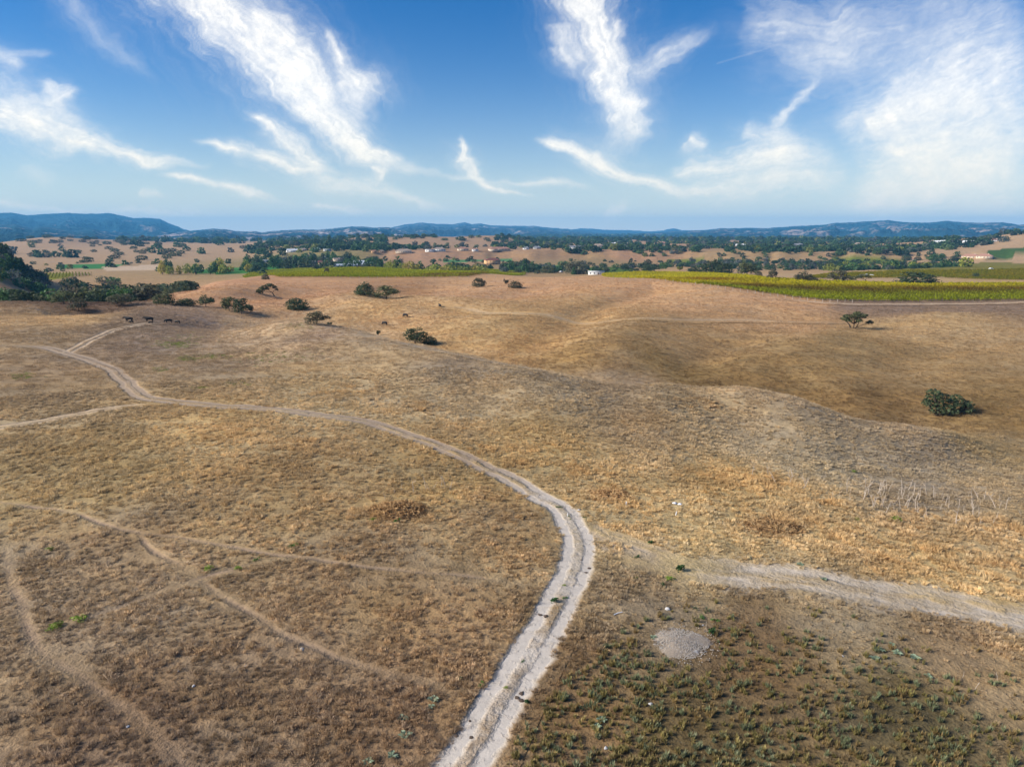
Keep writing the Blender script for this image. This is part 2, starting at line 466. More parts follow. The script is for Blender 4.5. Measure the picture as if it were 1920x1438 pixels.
def ground_col(x, y):
    x = np.asarray(x, float).ravel(); y = np.asarray(y, float).ravel()
    r = np.hypot(x, y)
    wx = x + r * .05 * fbm(x / (r * .12 + 4), y / (r * .2 + 6), 41, 3)
    wy = y + r * .09 * fbm(x / (r * .12 + 4), y / (r * .2 + 6), 57, 3)
    a = np.clip(np.arctan2(wx, wy), -.8, .8)
    u = a * 2.4; v = np.log(np.maximum(np.hypot(wx, wy), 24))
    out = np.empty((len(x), 3))
    for s in range(0, len(x), 60000):
        e = slice(s, s + 60000)
        d2 = (u[e, None] - su[None]) ** 2 + (v[e, None] - sv2[None]) ** 2 * 1.6
        w = 1.0 / (d2 + .004) ** 2
        out[e] = (w @ SC) / w.sum(1)[:, None]
    out *= 1 + (np.array([-.04, .01, -.14]))[None] * sstep(350, 900, r)[:, None]
    far = sstep(2600, 5000, r)[:, None]
    fm = sstep(-.25, .2, fbm(x / 260, y / 420, 77, 4))[:, None]
    forest = lin((62, 82, 60)) * fm + lin((175, 150, 128)) * (1 - fm)
    out = out * (1 - far) + forest * far
    # bare earth strips in the near thatch
    n_ = fbm(x / 5.0, y / 5.0, 91, 4)[:, None]
    out *= 1 + .22 * n_ * (1 - sstep(150, 500, r))[:, None]
    nr_ = (1 - sstep(50, 150, r))[:, None]
    out = out * (1 - .22 * nr_) + out.mean(1)[:, None] * .22 * nr_
    out *= 1 + np.array([.76, .90, .70])[None] * nr_  # near ground colour lightened to make up for shade among the tufts
    return np.clip(out * K_ALB, .01, .8)

# fields in the valley (pixel outlines on the photograph, laid on the ground)
FIELDS = [
 ([(0,520),(60,513),(130,511),(140,517),(70,523),(0,532)], (150,148,40)),
 ([(110,497),(190,494),(235,497),(190,504),(115,504)], (60,128,60)),
 ([(190,500),(300,497),(300,507),(200,508)], (205,180,150)),
 ([(360,507),(520,497),(560,500),(480,512),(370,514)], (70,130,55)),
 ([(480,496),(560,492),(570,496),(490,500)], (70,128,58)),
 ([(1105,502),(1185,500),(1190,512),(1100,513)], (84,106,36)),
 ([(960,500),(1060,497),(1060,503),(960,506)], (84,130,60)),
 ([(1560,480),(1700,483),(1690,494),(1560,496)], (112,124,42)),
 ([(1850,470),(1960,460),(1960,478),(1850,484)], (74,100,46)),
 ([(1640,508),(1930,506),(1930,494),(1850,492),(1660,500)], (128,120,46)),
 ([(1250,487),(1330,487),(1330,493),(1250,494)], (126,130,48)),
 ([(830,487),(960,486),(960,490),(830,492)], (90,138,84)),
]
def inside(poly, x, y):
    c = np.zeros(len(x), bool)
    m = len(poly)
    for i in range(m):
        x0, y0 = poly[i]; x1, y1 = poly[(i + 1) % m]
        if y0 == y1: continue
        hit = ((y0 > y) != (y1 > y)) & (x < (x1 - x0) * (y - y0) / (y1 - y0) + x0)
        c ^= hit
    return c

# ------------------------------------------------------------------ terrain: one sheet out to the horizon
def make_terrain():
    fine = np.linspace(R(-46), R(46), 760)
    side = np.linspace(R(46), R(314), 70)[1:-1]
    azs = np.concatenate([fine, side])
    rs = [3.0, 8.0, 14.0, 20.0]
    while rs[-1] < 620: rs.append(rs[-1] * 1.0078)
    while rs[-1] < 16600: rs.append(rs[-1] * 1.03)
    rs = np.array(rs)
    AA, RR = np.meshgrid(azs, rs)
    x = (RR * np.sin(AA)).ravel(); y = (RR * np.cos(AA)).ravel()
    z = Z(x, y)
    na, nr = len(azs), len(rs)
    i = np.arange(nr - 1)[:, None] * na; j = np.arange(na)[None]
    j2 = (j + 1) % na
    faces = np.stack([i + j, i + na + j, i + na + j2, i + j2], -1).reshape(-1, 4)
    v = np.stack([x, y, z], 1)
    v = np.vstack([v, [[0, 0, float(Z(0.0, 1.0)[0])]]])
    me = mesh_np('ground', v, faces, [M_GROUND], True)
    c = ground_col(v[:, 0], v[:, 1])
    # fields
    for poly, rgb in FIELDS:
        gx, gy, _, _ = ground([p[0] for p in poly], [p[1] for p in poly])
        ins = inside(list(zip(gx, gy)), v[:, 0], v[:, 1])
        c[ins] = lin(rgb) * K_ALB
    fattr(me, 'col', c, 'FLOAT_COLOR')
    fattr(me, 'track', np.zeros(len(v)))
    fattr(me, 'trackcol', np.full((len(v), 3), .3), 'FLOAT_COLOR')
    o = link('ground', me)
    tag(o, 'rolling dry grassland running out to the valley floor', kind='structure')
    return o
make_terrain()

# ------------------------------------------------------------------ tracks and paths, laid on the ground
def spline(pts, step):
    p = np.array(pts, float)
    p = np.vstack([2 * p[0] - p[1], p, 2 * p[-1] - p[-2]])
    out = []
    for i in range(1, len(p) - 2):
        L = np.linalg.norm(p[i + 1] - p[i]); m = max(2, int(L / step))
        t = np.linspace(0, 1, m, endpoint=False)[:, None]
        out.append(.5 * (2 * p[i] + (p[i + 1] - p[i - 1]) * t + (2 * p[i - 1] - 5 * p[i] + 4 * p[i + 1] - p[i + 2]) * t ** 2
                   + (-p[i - 1] + 3 * p[i] - 3 * p[i + 1] + p[i + 2]) * t ** 3))
    out.append(p[-2][None])
    return np.vstack(out)
ROADS = []
def mask_at(S, x, y, off, arc):
    wob = .12 * S['half'] * vnoise(arc / 4.0, arc * 0, S['seed']) + .05 * S['half'] * vnoise(arc / 1.1, off, S['seed'] + 5)
    m = S['profile'](off + wob, arc) * S['strength']
    m = m + .22 * fbm(x / .9, y / .9, S['seed'] + 20, 3) * (m > .02)
    m *= 1 - sstep(.82, .98, np.abs(off) / S['half'])
    if S['name'] == 'footpath': m = m * np.clip(.82 + .55 * vnoise(arc / 3.5, arc * 0 + S['seed'], 77), .25, 1.1)
    f0, f1 = S['fade']; total = S['arc'][-1]
    if f0: m *= sstep(0, f0, arc)
    if f1: m *= 1 - sstep(total - f1, total, arc)
    return np.clip(m, 0, 1)
def road_rgb(S, arc):
    if isinstance(S['rgb'][0], tuple):
        (c0, c1, a0, a1) = S['rgb']
        t = sstep(a0, a1, arc)[:, None]
        return (lin(c0)[None] * (1 - t) + lin(c1)[None] * t) * K_ALB
    return np.tile(lin(S['rgb']) * K_ALB, (len(arc), 1))
def road(name, label, pix, half, rgb, profile, step=.35, cols=26, lift=.025, fade=(0, 0), keep=1.0, seed=1, strength=1.0):
    gx, gy, _, _ = ground([p[0] for p in pix], [p[1] for p in pix])
    c = spline(np.stack([gx, gy], 1), step)
    if step < .3:   # finer near the camera, coarser away
        pass
    d = np.gradient(c, axis=0); d /= np.maximum(np.linalg.norm(d, axis=1), 1e-6)[:, None]
    arc = np.cumsum(np.r_[0, np.linalg.norm(np.diff(c, axis=0), axis=1)])
    ROADS.append(dict(name=name, label=label, c=c, nrm=np.stack([d[:, 1], -d[:, 0]], 1), arc=arc, half=half, rgb=rgb, profile=profile,
                      cols=cols, lift=lift, fade=fade, keep=keep, seed=seed, strength=strength))
def build_roads():
    for S in ROADS:
        c, cols, half = S['c'], S['cols'], S['half']
        s = np.linspace(-1, 1, cols)
        P = c[:, None] + S['nrm'][:, None] * (s[None, :, None] * half)
        x = P[..., 0].ravel(); y = P[..., 1].ravel()
        r = np.hypot(x, y)
        z = Z(x, y) + S['lift'] * np.maximum(1, r / 70)
        off = np.tile(s * half, len(c)); arc = np.repeat(S['arc'], cols)
        m = mask_at(S, x, y, off, arc)
        rgb = road_rgb(S, arc)
        for T in ROADS:
            if T is S: continue
            lo = T['c'].min(0) - T['half']; hi = T['c'].max(0) + T['half']
            q = np.where((x > lo[0]) & (x < hi[0]) & (y > lo[1]) & (y < hi[1]))[0]
            for k in range(0, len(q), 3000):
                e = q[k:k + 3000]
                d2 = (x[e, None] - T['c'][None, :, 0]) ** 2 + (y[e, None] - T['c'][None, :, 1]) ** 2
                i = d2.argmin(1)
                ok = d2[np.arange(len(e)), i] < T['half'] ** 2
                e = e[ok]; i = i[ok]
                if not len(e): continue
                of = (x[e] - T['c'][i, 0]) * T['nrm'][i, 0] + (y[e] - T['c'][i, 1]) * T['nrm'][i, 1]
                m2 = mask_at(T, x[e], y[e], of, T['arc'][i])
                up = m2 > m[e]
                m[e[up]] = m2[up]
                rgb[e[up]] = road_rgb(T, T['arc'][i])[up]
        nr = len(c)
        i = np.arange(nr - 1)[:, None] * cols; j = np.arange(cols - 1)[None]
        faces = np.stack([i + j, i + j + 1, i + cols + j + 1, i + cols + j], -1).reshape(-1, 4)
        me = mesh_np(S['name'], np.stack([x, y, z], 1), faces, [M_GROUND], True)
        fattr(me, 'col', ground_col(x, y), 'FLOAT_COLOR')
        fattr(me, 'track', m)
        fattr(me, 'trackcol', rgb, 'FLOAT_COLOR')
        tag(link(S['name'], me), S['label'], kind='structure')
def two_track(gauge, w, mid):
    def f(o, arc):
        a = np.exp(-((np.abs(o) - gauge / 2) / w) ** 4)
        m = np.exp(-(o / (gauge * .5)) ** 6) * mid * (1 + .5 * vnoise(arc / 2.3, arc * 0, 12))
        return np.maximum(a, m)
    return f
def single(w, k=1.0):
    return lambda o, arc: k * np.exp(-(np.abs(o) / w) ** 2.5)
def patchy(w, k=1.0):
    return lambda o, arc: k * np.exp(-(np.abs(o) / w) ** 3) * (.70 + .36 * vnoise(arc / 5.0, o / .9, 61) + .22 * vnoise(arc / 1.3, o / .35, 62))

MAIN = [(838,1500),(858,1460),(883,1423),(945,1307),(995,1221),(1032,1152),(1065,1097),(1081,1047),(1081,1008),(1063,973),(1032,944),(991,917),(941,888),
        (910,876),(855,849),(793,826),(728,804),(673,789),(600,779),(510,768),(401,760),(310,751),(262,741),(233,713),(204,691),(164,675),(120,662),(73,651),(0,646)]
road('dirt_track', 'two-rut dirt track, white at the bottom edge, browner where it sweeps left', MAIN, 2.4, ((214,202,186), (176,154,130), 34.0, 52.0),
     two_track(1.62, .58, .55), .22, 32, .03, (0, 12), .62, 1, 1.0)
road('dirt_track', 'pale branch track leaving the fork towards the left edge', [(300,757),(273,759),(219,764),(146,777),(73,790),(0,801),(-60,812)], 2.2, (206,180,148), two_track(1.5, .5, .45), .35, 22, .02, (5, 0), .55, 3, .85)
road('dirt_track', 'pale twin ruts climbing to the standing cattle', [(118,664),(150,649),(180,633),(215,619),(245,612),(275,607),(300,606)], 2.4, (205,180,150), two_track(1.6, .45, .15), .6, 22, .02, (1, 6), .55, 4, .85)
road('footpath', 'narrow cattle path crossing the lower left to the white track', [(-40,938),(0,942),(60,950),(130,960),(200,985),(260,998),(350,1010),(470,1032),(560,1045),(650,1057),(760,1070),(870,1080),(950,1088)], .9, (176,150,122), single(.29, 1.0), .3, 16, .02, (0, 3), .55, 5, 0.85)
road('footpath', 'narrow path branching down to the right from the cattle path', [(255,998),(290,1035),(335,1060),(375,1090),(430,1125),(480,1155),(530,1190),(580,1210),(640,1235),(720,1258),(830,1288)], .9, (172,146,118), single(.29, 1.0), .3, 16, .02, (1, 8), .55, 6, 0.8)
road('footpath', 'faint worn path down the left edge of the grass', [(10,1010),(20,1085),(42,1130),(48,1170),(80,1220),(130,1255),(190,1300),(270,1360),(340,1430),(380,1480)], 1.1, (160,136,112), single(.34, .8), .3, 16, .02, (5, 1), .5, 7, .72)
road('footpath', 'faint cross path with green weeds beside it', [(110,1172),(160,1160),(220,1140),(300,1108),(370,1085),(440,1066),(520,1045)], .9, (164,140,116), single(.32, .95), .3, 14, .02, (2, 5), .5, 8, .72)
road('gravel_track', 'patchy whitish gravel track running off to the right edge', [(1215,1052),(1265,1064),(1330,1070),(1400,1076),(1480,1084),(1560,1097),(1650,1112),(1760,1128),(1860,1146),(1960,1162),(2040,1176)], 4.6, (208,192,170), patchy(2.9, 1.0), .3, 40, .02, (8, 0), .5, 9, .95)
road('dirt_patch', 'scuffed pale earth linking the track bend to the gravel', [(1085,985),(1130,1000),(1180,1015),(1240,1040),(1290,1062)], 3.6, (196,176,150), patchy(2.9, 1.0), .3, 28, .022, (2, 4), .3, 10, .9)
road('dirt_track', 'faint grey cattle track across the far golden slope', [(820,571),(870,578),(940,588),(1040,594),(1200,598),(1330,601),(1480,604),(1570,606)], 5.0, (206,182,152), single(2.0, .6), 1.2, 14, .05, (20, 20), .3, 11, .75)
road('dirt_track', 'sandy service track along the front of the right vineyard', [(1470,560),(1540,568),(1620,571),(1720,571),(1820,570),(1930,567),(2000,566)], 4.0, (206,178,146), single(1.8, .9), 1.0, 12, .03, (10, 0), .3, 12, .9)
road('footpath', 'reddish cattle path angling down beside the vineyard corner', [(1420,545),(1480,560),(1530,575),(1570,586),(1600,592)], 2.2, (200,155,110), single(.9, .9), .8, 12, .03, (6, 6), .3, 13, .9)
road('footpath', 'pale cattle path in the hollow under the near ridge', [(740,641),(800,655),(850,664),(905,676),(960,686),(1010,695)], 2.0, (176,156,132), single(.9, .8), .6, 12, .06, (4, 4), .3, 14, .9)

build_roads()

def road_clear(x, y):
    k = np.ones(len(x))
    for S in ROADS:
        c, h = S['c'], S['half'] * S['keep']
        lo = c.min(0) - h; hi = c.max(0) + h
        m = np.where((x > lo[0]) & (x < hi[0]) & (y > lo[1]) & (y < hi[1]))[0]
        cc = c[::2]
        for s in range(0, len(m), 4000):
            q = m[s:s + 4000]
            d = np.sqrt(((x[q, None] - cc[None, :, 0]) ** 2 + (y[q, None] - cc[None, :, 1]) ** 2).min(1))
            k[q] *= sstep(h * .75, h * 1.15, d)
    return k

# ------------------------------------------------------------------ far mountains
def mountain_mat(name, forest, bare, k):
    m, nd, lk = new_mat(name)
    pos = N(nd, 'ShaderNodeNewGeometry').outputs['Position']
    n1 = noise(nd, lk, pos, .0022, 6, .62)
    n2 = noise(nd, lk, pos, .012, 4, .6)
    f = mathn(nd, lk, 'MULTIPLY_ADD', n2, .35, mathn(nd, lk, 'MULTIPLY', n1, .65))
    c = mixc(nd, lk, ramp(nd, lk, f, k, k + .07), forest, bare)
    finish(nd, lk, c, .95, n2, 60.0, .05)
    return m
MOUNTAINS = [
 # name label, distance, half depth, crest (pixel, pixel), spur amplitude, dark forest colour with haze blue mixed in, bare colour, threshold
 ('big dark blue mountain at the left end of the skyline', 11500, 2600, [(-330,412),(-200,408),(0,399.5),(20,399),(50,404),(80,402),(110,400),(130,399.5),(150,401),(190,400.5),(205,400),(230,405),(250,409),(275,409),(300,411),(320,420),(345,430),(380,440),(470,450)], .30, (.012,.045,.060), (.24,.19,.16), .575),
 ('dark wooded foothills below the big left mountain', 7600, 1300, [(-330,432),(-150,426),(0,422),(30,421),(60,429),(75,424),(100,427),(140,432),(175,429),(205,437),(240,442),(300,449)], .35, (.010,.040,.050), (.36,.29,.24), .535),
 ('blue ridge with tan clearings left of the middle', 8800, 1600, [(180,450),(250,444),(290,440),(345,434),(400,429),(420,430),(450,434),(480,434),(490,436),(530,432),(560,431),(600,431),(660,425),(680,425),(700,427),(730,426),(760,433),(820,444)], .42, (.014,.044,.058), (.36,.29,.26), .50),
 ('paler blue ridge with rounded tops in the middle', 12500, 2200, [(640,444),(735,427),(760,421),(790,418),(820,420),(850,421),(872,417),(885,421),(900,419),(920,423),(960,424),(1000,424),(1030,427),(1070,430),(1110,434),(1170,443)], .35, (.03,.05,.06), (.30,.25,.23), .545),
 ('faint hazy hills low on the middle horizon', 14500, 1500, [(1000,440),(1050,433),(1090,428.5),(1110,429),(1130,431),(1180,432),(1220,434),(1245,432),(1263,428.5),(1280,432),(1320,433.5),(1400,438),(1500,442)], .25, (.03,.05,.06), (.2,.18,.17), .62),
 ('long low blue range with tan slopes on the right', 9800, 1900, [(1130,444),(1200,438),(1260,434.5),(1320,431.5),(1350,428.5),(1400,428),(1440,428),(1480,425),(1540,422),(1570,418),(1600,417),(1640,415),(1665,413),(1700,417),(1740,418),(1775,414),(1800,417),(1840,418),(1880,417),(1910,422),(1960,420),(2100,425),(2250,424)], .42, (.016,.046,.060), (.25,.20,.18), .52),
]
for mi, (label, D, hw, prof, amp, fo, ba, th), front in zip(range(9), MOUNTAINS, (6500, 3300, 3000, 5500, 11000, 4700)):
    pxs = np.arange(prof[0][0], prof[-1][0] + .1, 1.25)
    yy = np.interp(pxs, [p[0] for p in prof], [p[1] for p in prof])
    yy = yy + .7 * fbm(pxs / 9.0, pxs * 0, 200 + mi, 3)
    dx, dy, dz = ray(pxs, yy)
    hl = np.hypot(dx, dy)
    top = CAM_H + D * dz / hl
    az = np.arctan2(dx, dy)
    ss = np.concatenate([np.linspace(-1, 0, 90), np.linspace(0, 1, 20)[1:]])
    base = -22.0
    AA, SS = np.meshgrid(az, ss)
    TT = np.meshgrid(top, ss)[0]
    rr = np.where(SS < 0, D + SS * (D - front), D + SS * hw)
    x = rr * np.sin(AA); y = rr * np.cos(AA)
    body = np.clip(1 - np.abs(SS), 0, 1) ** 1.7
    spur = 1 - np.abs(fbm(x / (hw * .30), y / (hw * .55), 300 + mi * 7, 5, .55)) * 2.2
    fl = np.clip(np.abs(SS) * 2.5, 0, 1) * np.clip((1 - np.abs(SS)) * 4, 0, 1)
    h = np.maximum(TT - base, 8)
    z = base + h * np.clip(body + 1.7 * amp * fl * (spur - .55), -.02, 1.0 - .02 * (np.abs(SS) > .03))
    na, nr = len(az), len(ss)
    i = np.arange(nr - 1)[:, None] * na; j = np.arange(na - 1)[None]
    faces = np.stack([i + j, i + j + 1, i + na + j + 1, i + na + j], -1).reshape(-1, 4)
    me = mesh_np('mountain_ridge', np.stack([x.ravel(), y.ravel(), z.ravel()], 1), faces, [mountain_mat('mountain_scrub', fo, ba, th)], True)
    tag(link('mountain_ridge', me), label, kind='structure')

# ------------------------------------------------------------------ sky: thin cirrus layer on a high dome (open to the blue beyond)
STROKES = [  # intensity, fibre direction follows the stroke; points (pixel, pixel, half width)
 (1.0, [(360,-60,80),(420,20,62),(490,95,50),(560,170,40),(610,222,34),(680,280,22),(750,318,13),(830,338,8)]),
 (.75, [(470,20,40),(540,90,40),(600,160,34),(640,230,24)]),
 (.75, [(600,50,8),(640,100,18),(672,140,26),(690,172,28),(704,208,14)]),
 (.55, [(640,150,24),(660,185,24),(690,210,16)]),
 (.9, [(-60,195,34),(0,215,30),(60,235,26),(130,258,22),(200,280,17),(280,298,11),(380,308,7)]),
 (.45, [(-60,160,36),(60,205,34),(160,235,26)]),
 (.6, [(78,160,12),(105,185,22),(128,178,14),(155,165,6)]),
 (.75, [(365,258,5),(430,276,10),(500,296,13),(560,312,11),(640,322,5)]),
 (.75, [(462,210,8),(515,252,15),(575,296,14),(640,322,6)]),
 (.75, [(305,322,5),(380,344,9),(450,358,10),(550,382,5)]),
 (.5, [(560,330,18),(640,345,16),(705,350,18),(740,372,10),(860,402,5)]),
 (.55, [(575,380,5),(640,390,6),(700,398,4)]),
 (.6, [(690,310,6),(712,325,12),(722,345,6)]),
 (.9, [(872,255,5),(862,300,14),(880,328,12),(920,353,7),(1000,372,3)]),
 (.3, [(820,338,6),(900,342,7),(1080,350,8)]),
 (1.0, [(1085,-50,40),(1098,20,40),(1120,80,36),(1142,140,36),(1163,190,30),(1165,240,27),(1150,285,26)]),
 (.7, [(1045,40,16),(1060,85,20),(1100,140,20)]),
 (.55, [(1165,40,10),(1160,90,16),(1150,140,20)]),
 (.42, [(1175,150,16),(1225,118,20),(1290,80,14),(1340,45,8)]),
 (.75, [(1185,180,20),(1190,230,20),(1192,270,12)]),
 (.95, [(1005,255,6),(1060,275,14),(1120,297,20),(1180,330,17),(1250,356,13),(1320,380,8)]),
 (.65, [(1286,262,10),(1310,270,12),(1340,275,8)]),
 (.8, [(1260,330,10),(1310,318,20),(1380,312,24),(1460,290,26),(1540,290,18)]),
 (.6, [(1270,360,10),(1350,366,18),(1420,350,26),(1500,330,34),(1600,330,30)]),
 (.55, [(1450,245,14),(1475,200,10),(1500,170,8),(1540,140,5)]),
 (.5, [(1390,240,16),(1440,255,20),(1500,265,22)]),
 (.85, [(1625,240,16),(1660,225,22),(1690,205,24)]),
 (.7, [(1660,270,20),(1720,295,24),(1760,300,20)]),
 (.6, [(1640,230,40),(1720,195,60),(1810,150,80),(1960,70,95)]),
 (.45, [(1560,250,40),(1700,200,60),(1850,110,70)]),
 (.5, [(1700,300,40),(1820,240,60),(1960,190,70)]),
 (.55, [(1570,385,18),(1680,365,26),(1800,320,40),(1960,280,50)]),
 (.4, [(1380,50,30),(1470,50,46),(1560,70,50),(1640,20,60)]),
 (.3, [(1450,120,40),(1560,110,60),(1700,60,80),(1900,-20,90)]),
 (.6, [(1600,350,60),(1760,330,90),(1980,340,110)]),
 (.55, [(-30,376,7),(40,386,8),(110,394,6),(190,396,4)]),
 (.45, [(180,392,4),(280,396,4),(420,405,4)]),
 (.5, [(275,362,6),(300,366,7),(320,370,4)]),
 (.7, [(1130,390,7),(1152,391,9),(1175,393,6)]),
 (.35, [(960,342,6),(1040,345,9),(1110,360,8)]),
 (.4, [(-40,90,14),(10,118,18),(45,132,10)]),
 (.2, [(110,-20,26),(170,40,24),(230,100,16),(290,150,8)]),
 (.25, [(0,105,8),(60,98,8),(100,102,5)]),
 (.22, [(30,320,10),(80,325,14),(130,335,8)]),
 (.10, [(1345,119,1.5),(1385,107,1.5),(1440,91,1.2)]),
]
def cloud_density(px, py):
    out = np.zeros(len(px))
    wx = px + 26 * fbm(px / 95, py / 60, 401, 4) + 7 * fbm(px / 22, py / 16, 402, 3)
    wy = py + 16 * fbm(px / 95, py / 60, 411, 4) + 5 * fbm(px / 22, py / 16, 412, 3)
    for k, (I, pts) in enumerate(STROKES):
        p = np.array(pts, float)
        thin = p[:, 2].max() < 3
        X, Y = (px, py) if thin else (wx, wy)
        pad = p[:, 2].max() * 3 + 40
        m = np.where((X > p[:, 0].min() - pad) & (X < p[:, 0].max() + pad) & (Y > p[:, 1].min() - pad) & (Y < p[:, 1].max() + pad))[0]
        if not len(m): continue
        x = X[m]; y = Y[m]
        best = np.full(len(m), 1e9); along = np.zeros(len(m)); acr = np.zeros(len(m)); acc = 0
        for i in range(len(p) - 1):
            a = p[i, :2]; b = p[i + 1, :2]; ab = b - a; L2 = ab @ ab; L = math.sqrt(L2)
            t = np.clip(((x - a[0]) * ab[0] + (y - a[1]) * ab[1]) / L2, 0, 1)
            w = p[i, 2] + (p[i + 1, 2] - p[i, 2]) * t
            d = np.hypot(x - a[0] - t * ab[0], y - a[1] - t * ab[1]) / w
            up = d < best
            best[up] = d[up]
            along[up] = acc + t[up] * L
            acr[up] = (((x - a[0]) * ab[1] - (y - a[1]) * ab[0]) / L)[up]
            acc += L
        best = best * (1 + .30 * fbm(along / 30.0 + acr / 40.0, acr / 7.0, 550 + k, 4, .65)) if not thin else best
        body = np.exp(-best ** 2 * 1.15)
        fib = fbm(along / 52.0 + acr / 45.0, acr / 7.0, 500 + k, 5, .68)
        lump = fbm(along / 38.0, acr / 30.0, 600 + k, 4)
        v = body * (1 + .85 * fib * (1 - body * .45)) * (1 + .4 * lump)
        v = .86 * v + .16 * np.exp(-best ** 2 * .28) * (1 + .8 * fib)
        ends = sstep(-.02 * acc, .14 * acc, along) * (1 - sstep(.72 * acc, 1.01 * acc, along)) * .88 + .12
        if p[0, 1] < 0: ends = (1 - sstep(.72 * acc, 1.01 * acc, along)) * .88 + .12
        if thin: v = np.exp(-best ** 2) ; ends = 1
        v = np.clip(v * I * ends, 0, 1)
        out[m] = 1 - (1 - out[m]) * (1 - v * .86)
    return out
def make_sky():
    RAD = 90000.0
    azs = np.concatenate([np.linspace(R(-180), R(-42), 60)[:-1], np.linspace(R(-42), R(42), 900), np.linspace(R(42), R(180), 60)[1:]])
    els = np.concatenate([[R(-2.0)], np.linspace(R(-.6), R(20), 280), np.linspace(R(20), R(89.5), 50)[1:]])
    AA, EE = np.meshgrid(azs, els)
    x = np.cos(EE) * np.sin(AA); y = np.cos(EE) * np.cos(AA); z = np.sin(EE)
    xf, yf, zf = x.ravel(), y.ravel(), z.ravel()
    dep = yf * CT - zf * ST; up = yf * ST + zf * CT
    ok = dep > .2
    px = np.where(ok, 960 + F_PX * xf / np.where(ok, dep, 1), 1e5); py = np.where(ok, 719 - F_PX * up / np.where(ok, dep, 1), 1e5)
    d = np.zeros(len(xf))
    view = ok & (px > -260) & (px < 2180) & (py > -160)
    d[view] = cloud_density(px[view], py[view])
    # the same kind of streaks go on over the rest of the sky
    h = 1.0 / np.maximum(zf, .06)
    qx, qy = xf * h, yf * h
    q = qx * .5 + qy * .87; s = -qx * .87 + qy * .5
    gen = sstep(.12, .75, fbm(q / 3.4 + .6 * fbm(q, s, 703, 2), s / 1.1, 701, 5, .6)) * .75 * sstep(.02, .12, zf)
    edge = np.maximum.reduce([sstep(2050, 2400, px), sstep(-130, -480, px) if False else 1 - sstep(-480, -130, px), 1 - sstep(-330, -90, py)])
    edge = np.where(ok, edge, 1)
    d = np.clip(d * (1 - edge) + gen * edge, 0, 1)
    # thin veil over everything, thicker low down
    veil = .84 * np.exp(-(np.maximum(zf, 0) / .090) ** 1.2)
    na, ne = len(azs), len(els)
    i = np.arange(ne - 1)[:, None] * na; j = np.arange(na - 1)[None]
    faces = np.stack([i + j, i + na + j, i + na + j + 1, i + j + 1], -1).reshape(-1, 4)
    m, nd, lk = new_mat('cirrus')
    att = N(nd, 'ShaderNodeAttribute', attribute_name='cloud').outputs['Fac']
    el = N(nd, 'ShaderNodeAttribute', attribute_name='height').outputs['Fac']
    nrm = N(nd, 'ShaderNodeNewGeometry').outputs['Position']
    mp = nd.new('ShaderNodeMapping'); mp.inputs['Scale'].default_value = (1 / 90000,) * 3
    lk.new(nrm, mp.inputs['Vector'])
    n1 = noise(nd, lk, mp.outputs[0], 55, 5, .65)
    n2 = noise(nd, lk, mp.outputs[0], 190, 5, .7)
    f = mathn(nd, lk, 'MULTIPLY_ADD', n1, .75, mathn(nd, lk, 'MULTIPLY', n2, .2))
    a = mathn(nd, lk, 'MULTIPLY', att, mathn(nd, lk, 'MULTIPLY_ADD', f, 1.3, .42), clamp=True)
    vl = N(nd, 'ShaderNodeAttribute', attribute_name='veil').outputs['Fac']
    a = mathn(nd, lk, 'SUBTRACT', 1.0, mathn(nd, lk, 'MULTIPLY', mathn(nd, lk, 'SUBTRACT', 1.0, a), mathn(nd, lk, 'SUBTRACT', 1.0, vl)))
    c = mixc(nd, lk, ramp(nd, lk, el, .0, .16), (1.0, .90, .69), (1.0, .97, .91))
    em = nd.new('ShaderNodeEmission'); em.inputs['Strength'].default_value = CLOUD_E
    lk.new(c, em.inputs['Color'])
    tr = nd.new('ShaderNodeBsdfTransparent')
    mx = nd.new('ShaderNodeMixShader')
    lk.new(a, mx.inputs[0]); lk.new(tr.outputs[0], mx.inputs[1]); lk.new(em.outputs[0], mx.inputs[2])
    o = nd.new('ShaderNodeOutputMaterial'); lk.new(mx.outputs[0], o.inputs['Surface'])
    m.cycles.emission_sampling = 'NONE'
    me = mesh_np('sky', np.stack([xf, yf, zf], 1) * RAD, faces, [m], True)
    fattr(me, 'cloud', d); fattr(me, 'height', zf); fattr(me, 'veil', veil)
    o = link('sky', me)
    tag(o, 'blue sky with white wind-drawn cirrus streaks', kind='structure')
CLOUD_E = 0.62
make_sky()

# ------------------------------------------------------------------ small builders
def tube(pts, radii, sides=6):
    """tapered tube through points -> verts, quads"""
    pts = np.array(pts, float); V = []; Fq = []
    for i, p in enumerate(pts):
        d = pts[min(i + 1, len(pts) - 1)] - pts[max(i - 1, 0)]
        d = d / (np.linalg.norm(d) + 1e-9)
        a = np.cross(d, (0.31, .95, .05)); a /= np.linalg.norm(a) + 1e-9
        b = np.cross(d, a)
        for k in range(sides):
            t = 2 * math.pi * k / sides
            V.append(p + radii[i] * (a * math.cos(t) + b * math.sin(t)))
        if i:
            for k in range(sides):
                k2 = (k + 1) % sides
                Fq.append(((i - 1) * sides + k, (i - 1) * sides + k2, i * sides + k2, i * sides + k))
    return np.array(V), np.array(Fq)
def join_np(parts):
    V, Fq, o = [], [], 0
    for v, f in parts:
        V.append(v); Fq.append(np.asarray(f) + o); o += len(v)
    return np.vstack(V), np.vstack(Fq)
def box_np(x0, x1, y0, y1, z0, z1):
    v = np.array([(x, y, z) for z in (z0, z1) for y in (y0, y1) for x in (x0, x1)], float)
    f = np.array([(0, 2, 3, 1), (4, 5, 7, 6), (0, 1, 5, 4), (2, 6, 7, 3), (0, 4, 6, 2), (1, 3, 7, 5)])
    return v, f
